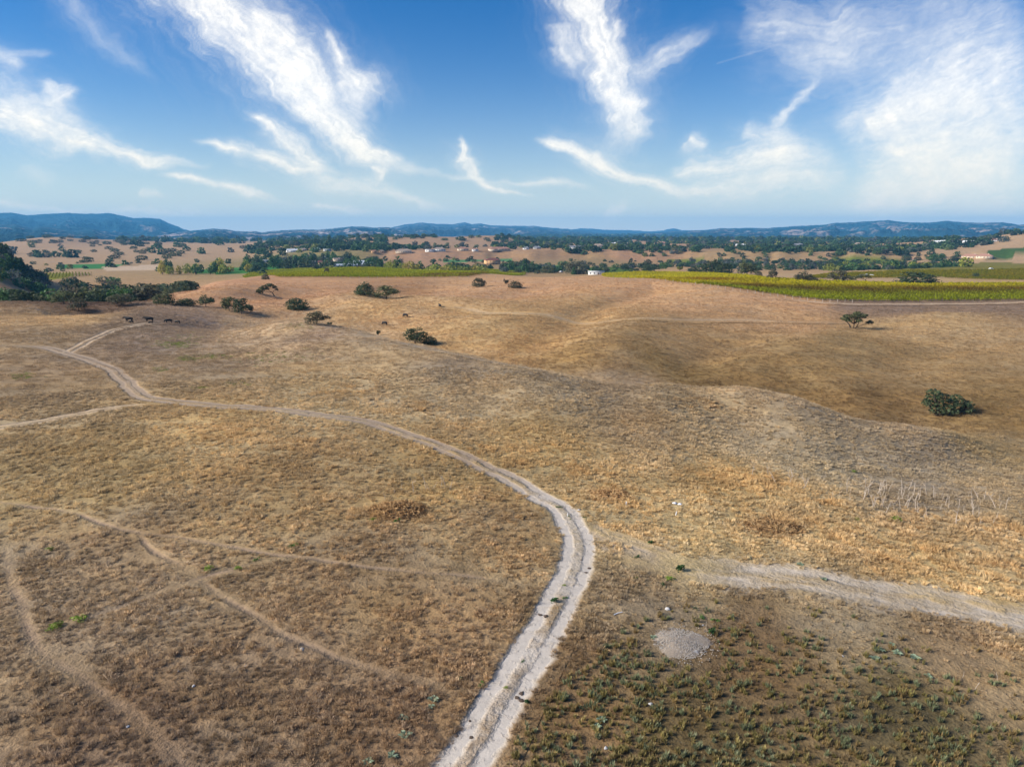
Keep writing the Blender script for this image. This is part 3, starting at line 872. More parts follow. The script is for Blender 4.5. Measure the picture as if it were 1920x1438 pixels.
def leaves(lobes, n, size, rs, zmin=-1.0):
    lobes = np.array(lobes, float)
    vol = (lobes[:, 3] * lobes[:, 4] * lobes[:, 5]) ** .67
    pick = rs.choice(len(lobes), n, p=vol / vol.sum())
    L = lobes[pick]
    d = rs.normal(size=(n, 3)); d /= np.linalg.norm(d, axis=1)[:, None]
    d[:, 2] = np.where(d[:, 2] < -.75, -d[:, 2], d[:, 2])
    rad = .45 + .6 * rs.random(n) ** .6
    c = L[:, :3] + d * L[:, 3:] * rad[:, None]
    keep = c[:, 2] > zmin
    c, d = c[keep], d[keep]; n = len(c)
    nn = d + rs.normal(size=(n, 3)) * .55; nn /= np.linalg.norm(nn, axis=1)[:, None]
    t = np.cross(nn, rs.normal(size=(n, 3))); t /= np.linalg.norm(t, axis=1)[:, None]
    b = np.cross(nn, t)
    s = size * (.55 + .8 * rs.random(n))[:, None]
    s2 = s * (.5 + .5 * rs.random(n))[:, None]
    V = np.stack([c - t * s, c - b * s2 * .9 + t * s * .2, c + t * s, c + b * s2 + nn * s * .3], 1).reshape(-1, 3)
    Fq = np.arange(n * 4).reshape(-1, 4)
    return V, Fq

BARK = plain_mat('bark', (.10, .075, .055), .95, .35, 4.0, .05)
BARK_PALE = plain_mat('pale_bark', (.22, .17, .12), .95, .3, 4.0, .05)
LEAF = {
 'oak': leaf_mat('oak_leaves', (.070, .085, .034), (.125, .130, .055)),
 'dark': leaf_mat('dark_oak_leaves', (.036, .056, .026), (.075, .100, .045)),
 'dull': leaf_mat('dull_oak_leaves', (.10, .095, .052), (.15, .14, .08)),
 'green': leaf_mat('green_leaves', (.045, .10, .030), (.09, .16, .05)),
 'willow': leaf_mat('willow_leaves', (.17, .20, .03), (.27, .28, .05)),
 'yellow': leaf_mat('yellowing_leaves', (.28, .25, .045), (.42, .34, .07)),
 'grey': leaf_mat('grey_leaves', (.085, .098, .085), (.13, .14, .12)),
}

# ------------------------------------------------------------------ tree kinds: unit width and height, base at the origin
def proto(kind, seed, n, leaf):
    rs = np.random.default_rng(seed)
    lob, br = [], []
    if kind == 'dome':
        for k in range(15):
            a = rs.uniform(0, 6.28); q = rs.uniform(.1, 1) ** .5
            rr = .34 * q
            lob.append((rr * math.cos(a), rr * math.sin(a), .24 + .44 * math.sqrt(max(0, 1 - q * q * .9)) * rs.uniform(.6, 1.05), *(rs.uniform(.11, .19) * np.array((1, 1, 1.15)))))
        lob.append((0, 0, .40, .30, .30, .36))
        lob += [(.30 * math.cos(a), .30 * math.sin(a), .12, .15, .15, .14) for a in np.linspace(0, 5.4, 7)]
        lob += [(.36 * math.cos(a), .36 * math.sin(a), rs.uniform(.12, .34), .15, .15, .20) for a in np.linspace(0, 5.8, 11) + rs.uniform(0, .6)]
        lob += [(.24 * math.cos(a), .24 * math.sin(a), rs.uniform(.06, .16), .18, .18, .14) for a in np.linspace(0, 5.6, 8)]
        br = [[(0, 0, 0), (.01, 0, .2), (.03, .02, .5)]]
    elif kind == 'open':
        lean = rs.uniform(-.08, .08)
        hub = (lean, rs.uniform(-.03, .03), .24)
        br = [[(0, 0, -.02), (lean * .4, 0, .16), hub]]
        for k in range(9):
            a = k * 2.4 + rs.uniform(-.4, .4); q = rs.uniform(.12, .40)
            z = .80 - q * q * 2.6 * rs.uniform(.7, 1.3) - rs.uniform(0, .14)
            c = (hub[0] + q * math.cos(a), q * math.sin(a), z)
            lob.append((*c, rs.uniform(.14, .22), rs.uniform(.14, .22), rs.uniform(.11, .18)))
            br.append([hub, (hub[0] + q * .5 * math.cos(a), q * .5 * math.sin(a), (.3 + z) / 2 + .02), c])
        for k in range(12):
            a = rs.uniform(0, 6.28); q = rs.uniform(.18, .42)
            lob.append((q * math.cos(a), q * math.sin(a), rs.uniform(.16, .5), .13, .13, .13))
            br.append([hub, (q * .6 * math.cos(a), q * .6 * math.sin(a), .36), lob[-1][:3]])
    elif kind == 'umbrella':
        for sx_ in (-.13, .0, .10):
            br.append([(sx_ * .5 - .08, 0, -.02), (sx_ * 1.1 - .06, .02, .25), (sx_ * 2.0 - .10, .0, .55)])
        for c in ((-.36, .0, .58, .13, .16, .13), (-.24, .1, .70, .13, .16, .12), (-.10, -.1, .78, .14, .17, .14), (.04, .05, .86, .12, .16, .11), (.12, -.05, .72, .12, .15, .13), (-.05, .05, .58, .13, .15, .12), (-.30, -.1, .50, .10, .13, .08), (.22, 0, .78, .09, .12, .09), (.02, -.1, .5, .10, .12, .09)):
            lob.append(c); br.append([(-.08, 0, .3), (c[0] * .6 - .03, c[1] * .5, .48), c[:3]])
        lob += [(.40, 0, .40, .09, .11, .10), (.33, 0, .36, .07, .09, .07)]
        br.append([(-.05, 0, .08), (.15, 0, .22), (.40, 0, .38)])
    elif kind == 'sprawl':   # big low bush of several clumps
        for c in ((-.30, .0, .72, .15, .2, .22), (-.36, .05, .40, .12, .16, .16), (-.22, -.05, .20, .16, .2, .20), (-.08, .05, .55, .13, .18, .2), (-.02, -.1, .24, .14, .18, .2), (.10, 0, .40, .13, .18, .2), (.22, .1, .52, .12, .16, .18), (.30, -.05, .26, .15, .18, .2), (.42, .05, .36, .09, .12, .13), (-.42, 0, .46, .07, .1, .1), (-.2, 0, .5, .12, .15, .18)):
            lob.append(c); br.append([(c[0] * .45, c[1] * .4, -.04), (c[0] * .8, c[1] * .7, c[2] * .5), c[:3]])
    elif kind == 'slant':    # wind-leaned crown, trunk at one end
        br = [[(.30, 0, -.02), (.22, 0, .25), (.05, 0, .45)], [(.22, 0, .25), (.36, 0, .55)], [(.2, 0, .28), (-.3, 0, .4)]]
        for c in ((-.42, 0, .36, .10, .14, .14), (-.28, .06, .50, .14, .18, .18), (-.12, -.05, .62, .15, .2, .2), (.04, .05, .78, .14, .18, .17), (.18, -.06, .82, .13, .17, .14), (.32, .04, .66, .12, .15, .13), (.42, 0, .48, .07, .1, .1), (-.3, 0, .3, .12, .14, .12), (0, 0, .56, .12, .15, .12)):
            lob.append(c)
    elif kind == 'poplar':
        for k in range(9):
            z = .14 + k * .095
            w = .42 * math.sin(math.pi * min(.93, .22 + k * .088))
            lob.append((rs.uniform(-.07, .07), rs.uniform(-.07, .07), z, w, w, .09))
        br = [[(0, 0, -.02), (0, 0, .3), (0, 0, .8)]]
    elif kind == 'cypress':
        for k in range(8):
            z = .1 + k * .11
            w = .40 * (1 - (k / 8.6) ** 1.4) + .04
            lob.append((0, 0, z, w, w, .1))
        br = [[(0, 0, -.02), (0, 0, .3), (0, 0, .8)]]
    elif kind == 'scrub':
        for k in range(6):
            a = rs.uniform(0, 6.28); q = rs.uniform(.05, .32)
            lob.append((q * math.cos(a), q * math.sin(a), rs.uniform(.25, .62), .18, .18, .28))
        br = [[(0, 0, -.05), (0, 0, .3)]]
    V, Fq = leaves(lob, n, leaf, rs, .02)
    tp = []
    for i, b in enumerate(br):
        r0 = .030 if i == 0 or kind in ('sprawl',) else .016
        if kind in ('poplar', 'cypress'): r0 = .05
        rad = np.linspace(r0, r0 * .35, len(b))
        tp.append(tube(b, rad, 6 if n > 400 else 4))
    return (V, Fq), join_np(tp)

PROTO = {}
def tree_mesh(kind, seed, leafc, fine=True):
    key = (kind, seed, leafc, fine)
    if key not in PROTO:
        n, sz = (1300, .038) if fine else (210, .078)
        if kind in ('umbrella', 'sprawl', 'slant') and fine: n, sz = 1500, .030
        if kind == 'open' and fine: n, sz = 1150, .034
        (v, f), (tv, tf) = proto(kind, seed, n, sz)
        if fine:
            PROTO[key] = (mesh_np('crown', v, f, [LEAF[leafc]]), mesh_np('trunk', tv, tf, [BARK], True))
        else:
            V, Fq = join_np([(v, f), (tv, tf)])
            PROTO[key] = mesh_np('tree', V, Fq, [LEAF[leafc], BARK], False, np.r_[np.zeros(len(f)), np.ones(len(tf))])
    return PROTO[key]
def place_tree(name, label, cat, x, y, w, h, kind, seed, leafc, rz, group=None, fine=True, z=None):
    z = float(Z(x, y)[0]) - .04 * h * .3 if z is None else z
    pm = tree_mesh(kind, seed, leafc, fine)
    if fine:
        root = bpy.data.objects.new(name, None); col.objects.link(root)
        root.empty_display_size = .5
        root.location = (x, y, z); root.scale = (w, w, h); root.rotation_euler = (0, 0, rz)
        link('trunk', pm[1], root); link('crown', pm[0], root)
    else:
        root = link(name, pm)
        root.location = (x, y, z); root.scale = (w, w, h); root.rotation_euler = (0, 0, rz)
    return tag(root, label, cat, group)

# oaks that can be told apart: base pixel, width and height in photograph pixels
OAK_SPOTS = []
OAKS = [
 (120,570,44,27,'open',1,'oak','open-branched oak on the rim of the dark hollow, left'),
 (148,583,33,29,'open',2,'dull','small pale oak with bare trunk standing inside the dark hollow'),
 (228,572,52,26,'open',3,'dull','wide twiggy oak at the right end of the dark hollow'),
 (262,566,14,9,'scrub',3,'dull','low scrub beside the twiggy oak at the hollow'),
 (308,571,40,26,'dome',4,'oak','round oak nearest the belt in the row leading off right'),
 (346,573,43,17,'dome',5,'oak','low wide oak second in the row above the cattle'),
 (386,576,34,24,'open',6,'dark','dark oak standing by itself between the row and the pair'),
 (430,583,34,29,'open',7,'oak','paler open left oak of the pair on the golden slope'),
 (453,589,40,32,'open',8,'dark','dark right oak of the pair on the golden slope'),
 (470,586,12,16,'scrub',2,'dark','small dark sapling against the right oak of the pair'),
 (502,555,42,23,'slant',9,'oak','leaning oak alone high on the left golden slope'),
 (557,580,44,26,'dome',10,'dark','dense dark oak sitting low in the golden fold'),
 (683,553,38,28,'dome',11,'dark','very dark round oak beside a spreading pale one'),
 (724,561,56,27,'open',12,'oak','spreading olive oak leaning away from the dark round one'),
 (594,608,52,27,'open',13,'dull','ragged olive oak on the crest above the hidden gully'),
 (619,610,12,6,'scrub',4,'dark','small dark bush at the foot of the ragged crest oak'),
 (778,644,52,34,'open',14,'dark','dark green oak in the gully in front of the grazing cows'),
 (804,645,30,18,'dome',15,'dark','low dark bush growing against the gully oak'),
 (709,629,11,11,'scrub',6,'dark','tiny dark shrub alone on the slope near a cow'),
 (498,524,16,13,'dome',16,'dull','small oak at the left end of the far vineyard front'),
 (613,513,11,14,'dome',17,'dull','small upright tree standing inside the left vineyard'),
 (573,503,22,12,'dome',18,'dull','brownish oak behind the left vineyard near the red shed'),
 (676,504,18,9,'dome',19,'grey','grey low tree behind the left vineyard by the greenhouses'),
 (898,538,29,21,'dome',20,'dull','round oak alone in a dip below the middle vineyard end'),
 (966,540,28,15,'dome',21,'dull','low oak in the dip right of the round one'),
 (949,533,12,11,'scrub',5,'dull','small bush on the left shoulder of the low dip oak'),
 (1080,514,48,31,'dome',22,'dull','largest dark oak beside the driveway at the vineyard gap'),
 (1027,512,32,17,'dome',23,'oak','wide oak on the left side of the driveway gap'),
 (985,503,25,21,'dome',24,'dark','dark round oak behind the lawn by the driveway'),
 (1076,515,14,14,'cypress',2,'green','bright green young conifer before the largest driveway oak'),
 (1189,511,21,7,'dome',25,'dark','flat dark bush left of two behind the right vineyard'),
 (1214,510,25,13,'dome',26,'dark','dark oak right of the flat bush behind the vineyard'),
 (1274,508,12,7,'scrub',7,'willow','bright yellow-green round bush behind the right vineyard'),
 (1304,510,28,9,'dome',27,'dark','low dark oak at the left of the large vineyard clump'),
 (1334,512,42,23,'dome',28,'dark','tall middle oak of the large dark vineyard clump'),
 (1357,513,32,18,'dome',29,'dark','right-hand oak of the large dark vineyard clump'),
 (1400,518,40,23,'open',30,'oak','brownish open oak right of the large vineyard clump'),
 (1422,520,14,11,'dome',31,'dull','small oak touching the right side of the brownish one'),
 (1447,525,18,17,'open',32,'dull','upright twiggy oak alone behind the vineyard edge'),
 (1506,530,30,18,'open',33,'dull','bushy oak in the green strip behind the vineyard'),
 (1525,530,16,10,'dome',34,'dull','low bush right of the bushy strip oak'),
 (1572,530,40,20,'open',35,'dull','see-through twiggy oak left of the slanting one'),
 (1613,528,42,13,'slant',36,'oak','low slanting oak beside the parked white vehicles'),
 (1719,533,76,27,'dome',37,'dark','very wide domed oak rising behind the right vineyard'),
 (1829,522,16,12,'dome',38,'dark','small dark oak inside the upper right vineyard'),
 (1754,490,34,19,'dome',39,'green','big rounded green tree in the ranch garden'),
 (1699,489,20,13,'dome',40,'dark','dark tree left of the ranch cottage'),
 (1720,489,15,9,'dome',41,'dark','small dark tree right of the ranch cottage'),
 (1789,489,18,11,'dome',42,'dark','dark tree between the garden and the tiled roofs'),
 (1605,617,62,31,'umbrella',43,'oak','flat-topped oak with bare stems alone on the right slope'),
 (1776,777,96,49,'sprawl',44,'dark','large dark sprawling oak scrub in the right-hand valley'),
]
for px, py, w, h, kind, seed, lc, label in OAKS:
    x, y, z, t = g1(px, py)
    if t > 450: OAK_SPOTS.append((x, y, w * t / F_PX * .6)); OAK_SPOTS.append((x * 1.04, y * 1.04, w * t / F_PX * .6))
    rz = 0 if kind in ('umbrella', 'sprawl', 'slant') else rnd.uniform(0, 6.28)
    if 1180 < px < 1600 and py < 535: w, h = w * 1.12, h * 1.3   # part of the trunk stands below the tops of the vines
    place_tree('oak_tree' if kind not in ('scrub', 'cypress') else ('scrub_bush' if kind == 'scrub' else 'conifer_tree'), label,
               'bush' if kind in ('scrub', 'sprawl') else 'tree', x, y, w * t / F_PX * (1.06 if kind == 'dome' else 1.0), h * t / F_PX * 1.08, kind, seed, lc, rz)

ONES = 'first second third fourth fifth sixth seventh eighth ninth tenth eleventh twelfth thirteenth fourteenth fifteenth sixteenth seventeenth eighteenth nineteenth'.split()
TENS = ('', '', 'twent', 'thirt', 'fort', 'fift', 'sixt', 'sevent', 'eight', 'ninet')
def nth(k):
    if k < 20: return ONES[k - 1]
    return TENS[k // 10] + ('ieth' if k % 10 == 0 else 'y-' + ONES[k % 10 - 1])
def col_of(x, y, z):
    return 960 + F_PX * x / (y * CT - (z - CAM_H) * ST)
COLWORD = {'oak': 'olive', 'dark': 'dark green', 'dull': 'brownish', 'green': 'mid-green', 'willow': 'yellow-green', 'yellow': 'yellowing', 'grey': 'grey-green'}
SHAPE = {'dome': 'round', 'open': 'open', 'poplar': 'narrow', 'cypress': 'pointed'}
# trees of the valley, each on its own spot
def ring(name, label, cat, group, count, px0, px1, d0, d1, w, h, kinds, seed, gap=.6):
    rs = random.Random(seed); got = []; made = {}
    tries = 0
    while len(got) < count and tries < count * 30:
        tries += 1
        px = rs.uniform(px0, px1); D = rs.uniform(d0, d1)
        x, y = polar(px, D); x = float(x); y = float(y)
        ww = rs.uniform(*w); hh = ww * rs.uniform(*h)
        if any((x - a) ** 2 + (y - b) ** 2 < ((ww + c) * .5 * gap) ** 2 for a, b, c in got): continue
        if not tree_ok(x, y): continue
        got.append((x, y, ww))
        kind, lc = rs.choice(kinds)
        o = place_tree(name, label, cat, x, y, ww, hh, kind, rs.randint(1, 3), lc, rs.uniform(0, 6.28), group, False)
        made.setdefault(SHAPE[kind] + ' ' + COLWORD[lc], []).append((col_of(x, y, o.location.z), o))
    for word, lst in made.items():
        lst.sort(key=lambda q: q[0])
        for k, (_, o) in enumerate(lst):
            o['label'] = label.replace('@', f'{nth(k + 1)} {word}') if len(lst) > 1 else label.replace('@', 'only ' + word)
KEEP_OFF = list(OAK_SPOTS)
def tree_ok(x, y):
    return not any((x - a) ** 2 + (y - b) ** 2 < c * c for a, b, c in KEEP_OFF)

# ------------------------------------------------------------------ buildings of the valley
WALLS = {'white': plain_mat('white_render', (.72, .70, .66), .85, .06, 1.0), 'cream': plain_mat('cream_render', (.58, .47, .34), .85, .08, 1.0),
         'tan': plain_mat('tan_render', (.46, .34, .24), .85, .08, 1.0), 'ochre': plain_mat('ochre_render', (.60, .36, .17), .85, .10, 1.0), 'grey': plain_mat('grey_render', (.42, .42, .41), .85, .08, 1.0)}
ROOFS = {'red': plain_mat('red_tiles', (.19, .075, .055), .8, .2, 2.0), 'terra': plain_mat('terracotta_tiles', (.36, .19, .13), .8, .2, 2.0), 'white': plain_mat('white_roof', (.70, .70, .68), .6, .06, 1.0),
         'grey': plain_mat('grey_shingle', (.22, .22, .23), .8, .15, 2.0), 'tan': plain_mat('tan_shingle', (.34, .26, .20), .8, .15, 2.0)}
GLASS = plain_mat('window_glass', (.03, .035, .04), .15, .1, 1.0, 0, .6)
DOOR = plain_mat('door_wood', (.12, .07, .045), .6, .15, 2.0)
TRIM = plain_mat('window_trim', (.62, .60, .56), .6, .05, 1.0)
def roof_mesh(w, d, h, z, mat_, hip=True, ov=.5):
    w2, d2 = w / 2 + ov, d / 2 + ov
    rx = max(w2 - d2, w2 * .12) if hip else w2
    v = [(-w2, -d2, z), (w2, -d2, z), (w2, d2, z), (-w2, d2, z), (-rx, 0, z + h), (rx, 0, z + h), (-w2, -d2, z - .25), (w2, -d2, z - .25), (w2, d2, z - .25), (-w2, d2, z - .25)]
    f = [(0, 1, 5, 4), (2, 3, 4, 5), (1, 2, 5), (3, 0, 4), (0, 6, 7, 1), (1, 7, 8, 2), (2, 8, 9, 3), (3, 9, 6, 0), (6, 9, 8, 7)]
    return mesh_np('roof', v, f, [mat_])
def house(px, py, wpx, wall, roof, label, storeys=1, hip=True, wing=False, rz=None, flat=False, name='house', cat='house'):
    x, y, z, t = g1(px, py)
    w = wpx * t / F_PX
    d = min(w * .55, 12.0); hgt = 3.0 * storeys + .3
    root = bpy.data.objects.new(name, None); col.objects.link(root)
    root.location = (x, y, z - .3)
    az = math.atan2(x, y)
    root.rotation_euler = (0, 0, -az + (rnd.uniform(-.25, .25) if rz is None else rz))
    tag(root, label, cat)
    KEEP_OFF.append((x, y, w * .55 + 4)); KEEP_OFF.extend((x - math.sin(az) * w * q, y - math.cos(az) * w * q, w * .55) for q in (.6, 1.2, 2.0, 3.0))
    link('wall', mesh_np('wall', *box_np(-w / 2, w / 2, -d / 2, d / 2, -1.5, hgt), [WALLS[wall]]), root)
    if flat:
        link('roof', mesh_np('roof', *box_np(-w / 2 - .4, w / 2 + .4, -d / 2 - .4, d / 2 + .4, hgt + .003, hgt + .5), [ROOFS[roof]]), root)
    else:
        rf = link('roof', roof_mesh(w, d, d * .27, hgt + .26, ROOFS[roof], hip), root)
        if w > 10:
            link('chimney', mesh_np('chimney', *box_np(w * .2, w * .2 + .9, -.6, .3, hgt + .8, hgt + d * .27 + 1.1), [WALLS[wall]]), rf)
    if wing:
        ww, wd = w * .34, d * .8
        v, f = box_np(-w / 2 + .3, -w / 2 + .3 + ww, -d / 2 - wd, -d / 2 - .003, -1.5, hgt * .92)
        link('wing', mesh_np('wing', v, f, [WALLS[wall]]), root)
        wr = link('wing_roof', roof_mesh(wd, ww, ww * .27, hgt * .92 + .26, ROOFS[roof], hip), root)
        wr.location = (-w / 2 + .3 + ww / 2, -d / 2 - wd / 2, 0); wr.rotation_euler = (0, 0, math.pi / 2)
    wm = mesh_np('window', *box_np(-.65, .65, -.06, .06, -.65, .65), [TRIM])
    gm = mesh_np('pane', *box_np(-.53, .53, -.03, .03, -.53, .53), [GLASS])
    nwin = max(2, min(7, int(w / 4)))
    for s in range(storeys):
        for k in range(nwin):
            xx = -w / 2 + w * (k + .5) / nwin
            if wing and xx < -w / 2 + w * .38: continue
            if s == 0 and k == nwin // 2:
                dm = link('door', mesh_np('door', *box_np(-.55, .55, -.06, .06, 0, 2.2), [DOOR]), root)
                dm.location = (xx, -d / 2 - .03, .3)
                continue
            o = link('window', wm, root); o.location = (xx, -d / 2 - .03, 1.9 + 3 * s)
            p = link('pane', gm, o); p.location = (0, -.05, 0)
    return root
house(923,496,28,'ochre','red','ochre two-storey villa with dark red hip roof behind the willows',2,wing=False,rz=.25)
house(611,497,27,'tan','red','long low shed with red roof behind the left vineyard',1,False,rz=.05,name='shed',cat='shed')
house(633,494,15,'cream','tan','cream gabled barn beside the red-roofed shed',2,False,rz=.3,name='barn',cat='barn')
house(548,473,20,'white','white','white house among trees at the left of town',1,False)
house(568,471,14,'tan','tan','tan house right of the white one at the left of town',1)
house(593,470,15,'grey','white','pale grey house among the left town trees',1)
house(614,471,13,'grey','white','pale flat-roofed house below the left hill',1,flat=True)
house(612,483,14,'white','white','small white building in the trees above the red shed',1,flat=True,name='outbuilding',cat='building')
house(496,492,18,'white','white','white shed at the far left edge of the orchard',1,flat=True,name='shed',cat='shed')
house(701,474,10,'ochre','terra','small orange house left of the bluff houses',1)
house(716,474,9,'ochre','tan','small tan house second from left on the bluff',1)
house(757,474,30,'cream','tan','long cream house with dark windows on the bluff',1,True,False)
house(806,472,16,'white','white','white terrace house at the bluff edge above the gully',1,flat=True)
house(824,471,22,'white','tan','white low house with tan roof on the bluff edge',1)
house(868,470,20,'cream','terra','cream house with terracotta roof behind a grey tree',1)
house(891,471,12,'white','terra','small white house in the middle of the bluff row',1)
house(936,470,40,'cream','terra','long cream villa with terracotta roof, right end of the bluff row',1,True,True)
house(986,468,11,'white','grey','small grey-roofed house half hidden by trees left of centre',1)
house(1007,467,14,'grey','grey','grey house half hidden by trees near the centre',1)
house(1079,467,22,'white','grey','row house with white gables above the brown cutting',1,False)
house(1121,466,18,'cream','tan','cream house on the brown slope right of centre',2)
house(1150,459,13,'white','white','white roofed house in the trees right of centre',1)
house(1182,459,14,'cream','tan','tan roofed house next to the white one right of centre',1)
house(1238,458,22,'cream','terra','wide terracotta roofed house above the bare slope',1,True,True)
house(1262,455,6,'cream','cream' if False else 'tan','tiny cream house right of the wide terracotta roof',1)
house(1316,457,12,'tan','tan','tan house in the trees above the orange one',1)
house(1333,465,9,'ochre','terra','bright orange house alone on the wooded slope',1)
house(1389,463,18,'white','white','white long house in trees at right centre',1,False)
house(1485,450,6,'white','white','tiny bright white house high in the right woods',1)
house(1493,462,26,'grey','grey','long grey house on top of the brown right slope',1)
house(1570,452,12,'cream','terra','cream house with terracotta roof in the right woods',1)
house(1592,451,10,'cream','tan','small cream house right of the terracotta one in the woods',1)
house(1612,460,20,'cream','tan','cream house beside a yellow tree on the right',1,True,True)
house(1668,461,16,'white','tan','white house at the edge of the right slope',1)
house(1712,489,10,'cream','terra','ranch cottage with red roof between two dark trees',1,True)
house(1754,459,14,'white','white','left white gabled house on the right hill',2,False)
house(1768,458,10,'white','white','tall white gabled house second on the right hill',2,False)
house(1800,458,14,'white','white','low white house in the middle of the right hill row',1,False)
house(1816,457,18,'white','white','right-hand white house of the row on the hill',1,False)
house(1865,453,12,'white','red','white house with reddish roof far right on the hill',1,False)
house(1820,484,28,'cream','terra','long low building with terracotta roof, left of two at the ranch',1,True)
house(1846,484,26,'cream','terra','long low building with terracotta roof, right of two at the ranch',1,True)
house(1118,515,30,'white','white','flat white shed beside the right vineyard corner',1,flat=True,rz=0,name='shed',cat='shed')
# greenhouses: long pale plastic tunnels
PLASTIC = plain_mat('greenhouse_plastic', (.62, .66, .68), .45, .08, .5, 0, .4)
FRAME = plain_mat('steel_frame', (.35, .36, .37), .5, .1, 1.0)
for k, (px, py, wp) in enumerate(((655,500,60), (672,496,50), (680,493,34))):
    x, y, z, t = g1(px, py)
    w = wp * t / F_PX
    root = bpy.data.objects.new('greenhouse', None); col.objects.link(root)
    root.location = (x, y, z); root.rotation_euler = (0, 0, -math.atan2(x, y) + .12)
    tag(root, ('nearest long pale greenhouse right of the red shed', 'middle pale greenhouse right of the red shed', 'farthest short greenhouse behind the pale rows')[k], 'greenhouse')
    KEEP_OFF.append((x, y, w * .55)); KEEP_OFF.append((x * .985, y * .985, w * .5))
    ang = np.linspace(0, math.pi, 9)
    prof = np.stack([np.cos(ang) * 4.5, np.sin(ang) * 3.2 + .4], 1)
    vs = [(sx_ * w / 2, p[0], p[1]) for sx_ in (-1, 1) for p in prof]
    fs = [(i, i + 1, 10 + i, 9 + i) for i in range(8)] + [tuple(range(8, -1, -1)), tuple(range(9, 18))]
    link('cover', mesh_np('cover', vs, fs, [PLASTIC]), root)
    for i in range(6):
        a, b = tube([(-w / 2 + w * i / 5, p[0] * 1.01, p[1] * 1.01) for p in prof], [.12] * 9, 4)
        link('hoop', mesh_np('hoop', a, b, [FRAME]), root)
    dmesh = link('door', mesh_np('door', *box_np(-.05, .05, -1, 1, .4, 2.4), [FRAME]), root); dmesh.location = (-w / 2 - .06, 0, 0)

# ------------------------------------------------------------------ valley trees
OAKMIX = [('dome', 'dark'), ('dome', 'oak'), ('dome', 'dark'), ('open', 'oak'), ('dome', 'dull')]
TOWN = [('dome', 'dark'), ('dome', 'green'), ('dome', 'oak'), ('dome', 'dark'), ('dome', 'grey'), ('cypress', 'dark'), ('poplar', 'green'), ('dome', 'green')]
ring('oak_tree', '@ oak from left in the dense belt behind the left crest', 'tree', 'oaks of the dense left belt', 84, -8, 285, 332, 440, (7.5, 12.5), (.62, .88), [('dome', 'dark'), ('dome', 'oak'), ('dome', 'dark'), ('dome', 'green'), ('open', 'dull')], 1, .6)
ring('oak_tree', '@ oak from left in the second belt below the yellow row', 'tree', 'oaks of the second left belt', 44, 190, 372, 450, 620, (7, 12), (.6, .85), [('dome', 'dark'), ('dome', 'oak'), ('dome', 'dark')], 2, .62)
ring('oak_tree', '@ tree from left on the steep wooded left slope', 'tree', 'trees of the steep left slope', 46, -8, 90, 560, 760, (8, 14), (.75, 1.0), [('dome', 'dark'), ('dome', 'dark'), ('dome', 'green'), ('dome', 'grey')], 3, .6)
ring('oak_tree', '@ tree from left around the small left valley vineyard', 'tree', 'trees round the left valley vineyard', 16, 20, 240, 600, 760, (9, 14), (.7, .9), [('dome', 'dark'), ('dome', 'dull'), ('dome', 'green')], 4, 1.2)
ring('poplar_tree', '@ tree from left in the long row by the green fields', 'tree', 'yellow trees by the green fields', 26, 300, 478, 880, 960, (8, 12), (1.1, 1.6), [('dome', 'yellow'), ('poplar', 'yellow'), ('dome', 'willow'), ('poplar', 'green')], 5, .9)
ring('willow_tree', '@ willow from left in the row behind the left vineyard', 'tree', 'willows behind the left vineyard', 14, 730, 905, 740, 800, (10, 17), (.75, 1.0), [('dome', 'willow'), ('dome', 'willow'), ('dome', 'yellow')], 6, .8)
ring('garden_tree', '@ tree from left behind the willows of the left vineyard', 'tree', 'dark trees behind the left vineyard', 22, 690, 1000, 790, 870, (10, 17), (.9, 1.3), [('dome', 'dark'), ('dome', 'green'), ('cypress', 'green')], 7, .8)
ring('garden_tree', '@ tree from left among the houses at the town\'s left end', 'tree', 'trees on the left of the town', 62, 470, 715, 900, 1200, (10, 17), (.8, 1.25), TOWN, 8, .8)
ring('garden_tree', '@ tree from left in the stand across the valley centre', 'tree', 'trees of the central valley stand', 54, 940, 1240, 800, 1040, (8, 13), (.65, .9), [('dome', 'dark'), ('dome', 'green'), ('dome', 'dark'), ('dome', 'grey'), ('dome', 'oak')], 9, .75)
ring('eucalyptus_tree', '@ tree from left in the stand below the right town', 'tree', 'tall trees below the right town', 48, 1240, 1570, 940, 1160, (7, 12), (.7, 1.0), [('dome', 'grey'), ('dome', 'dark'), ('dome', 'green'), ('poplar', 'grey')], 10, .8)
ring('garden_tree', '@ tree from left along the orchards left of the ranch', 'tree', 'trees along the ranch orchards', 34, 1540, 1800, 860, 1130, (9, 15), (.6, .95), [('dome', 'green'), ('dome', 'dark'), ('dome', 'willow')], 11, 1.0)
ring('scrub_bush', '@ scrub bush from left on the brown left plain', 'bush', 'scrub on the brown left plain', 34, 70, 480, 1250, 2300, (12, 26), (.4, .6), [('dome', 'dark'), ('dome', 'oak'), ('dome', 'dull')], 12, 1.5)
ring('scrub_bush', '@ scrub bush from left on the far left hill', 'bush', 'scrub on the far left hill', 30, 45, 290, 2350, 2800, (16, 34), (.35, .55), [('dome', 'dark'), ('dome', 'dull')], 13, 1.2)
ring('scrub_bush', '@ scrub bush from left on the round middle hill', 'bush', 'scrub on the middle hill', 24, 690, 975, 1850, 2180, (14, 30), (.4, .65), [('dome', 'dark'), ('dome', 'green')], 14, 1.2)
ring('garden_tree', '@ tree from left in the grove crowning the middle hill', 'tree', 'grove on the middle hill', 12, 758, 808, 2120, 2190, (12, 20), (.6, .9), [('dome', 'dark'), ('dome', 'willow'), ('dome', 'green')], 15, .6)
ring('conifer_tree', '@ conifer from left at the foot of the middle hill', 'tree', 'conifers left of the middle hill', 9, 622, 668, 1600, 1800, (9, 13), (1.3, 1.9), [('cypress', 'dark'), ('cypress', 'green')], 16, .5)

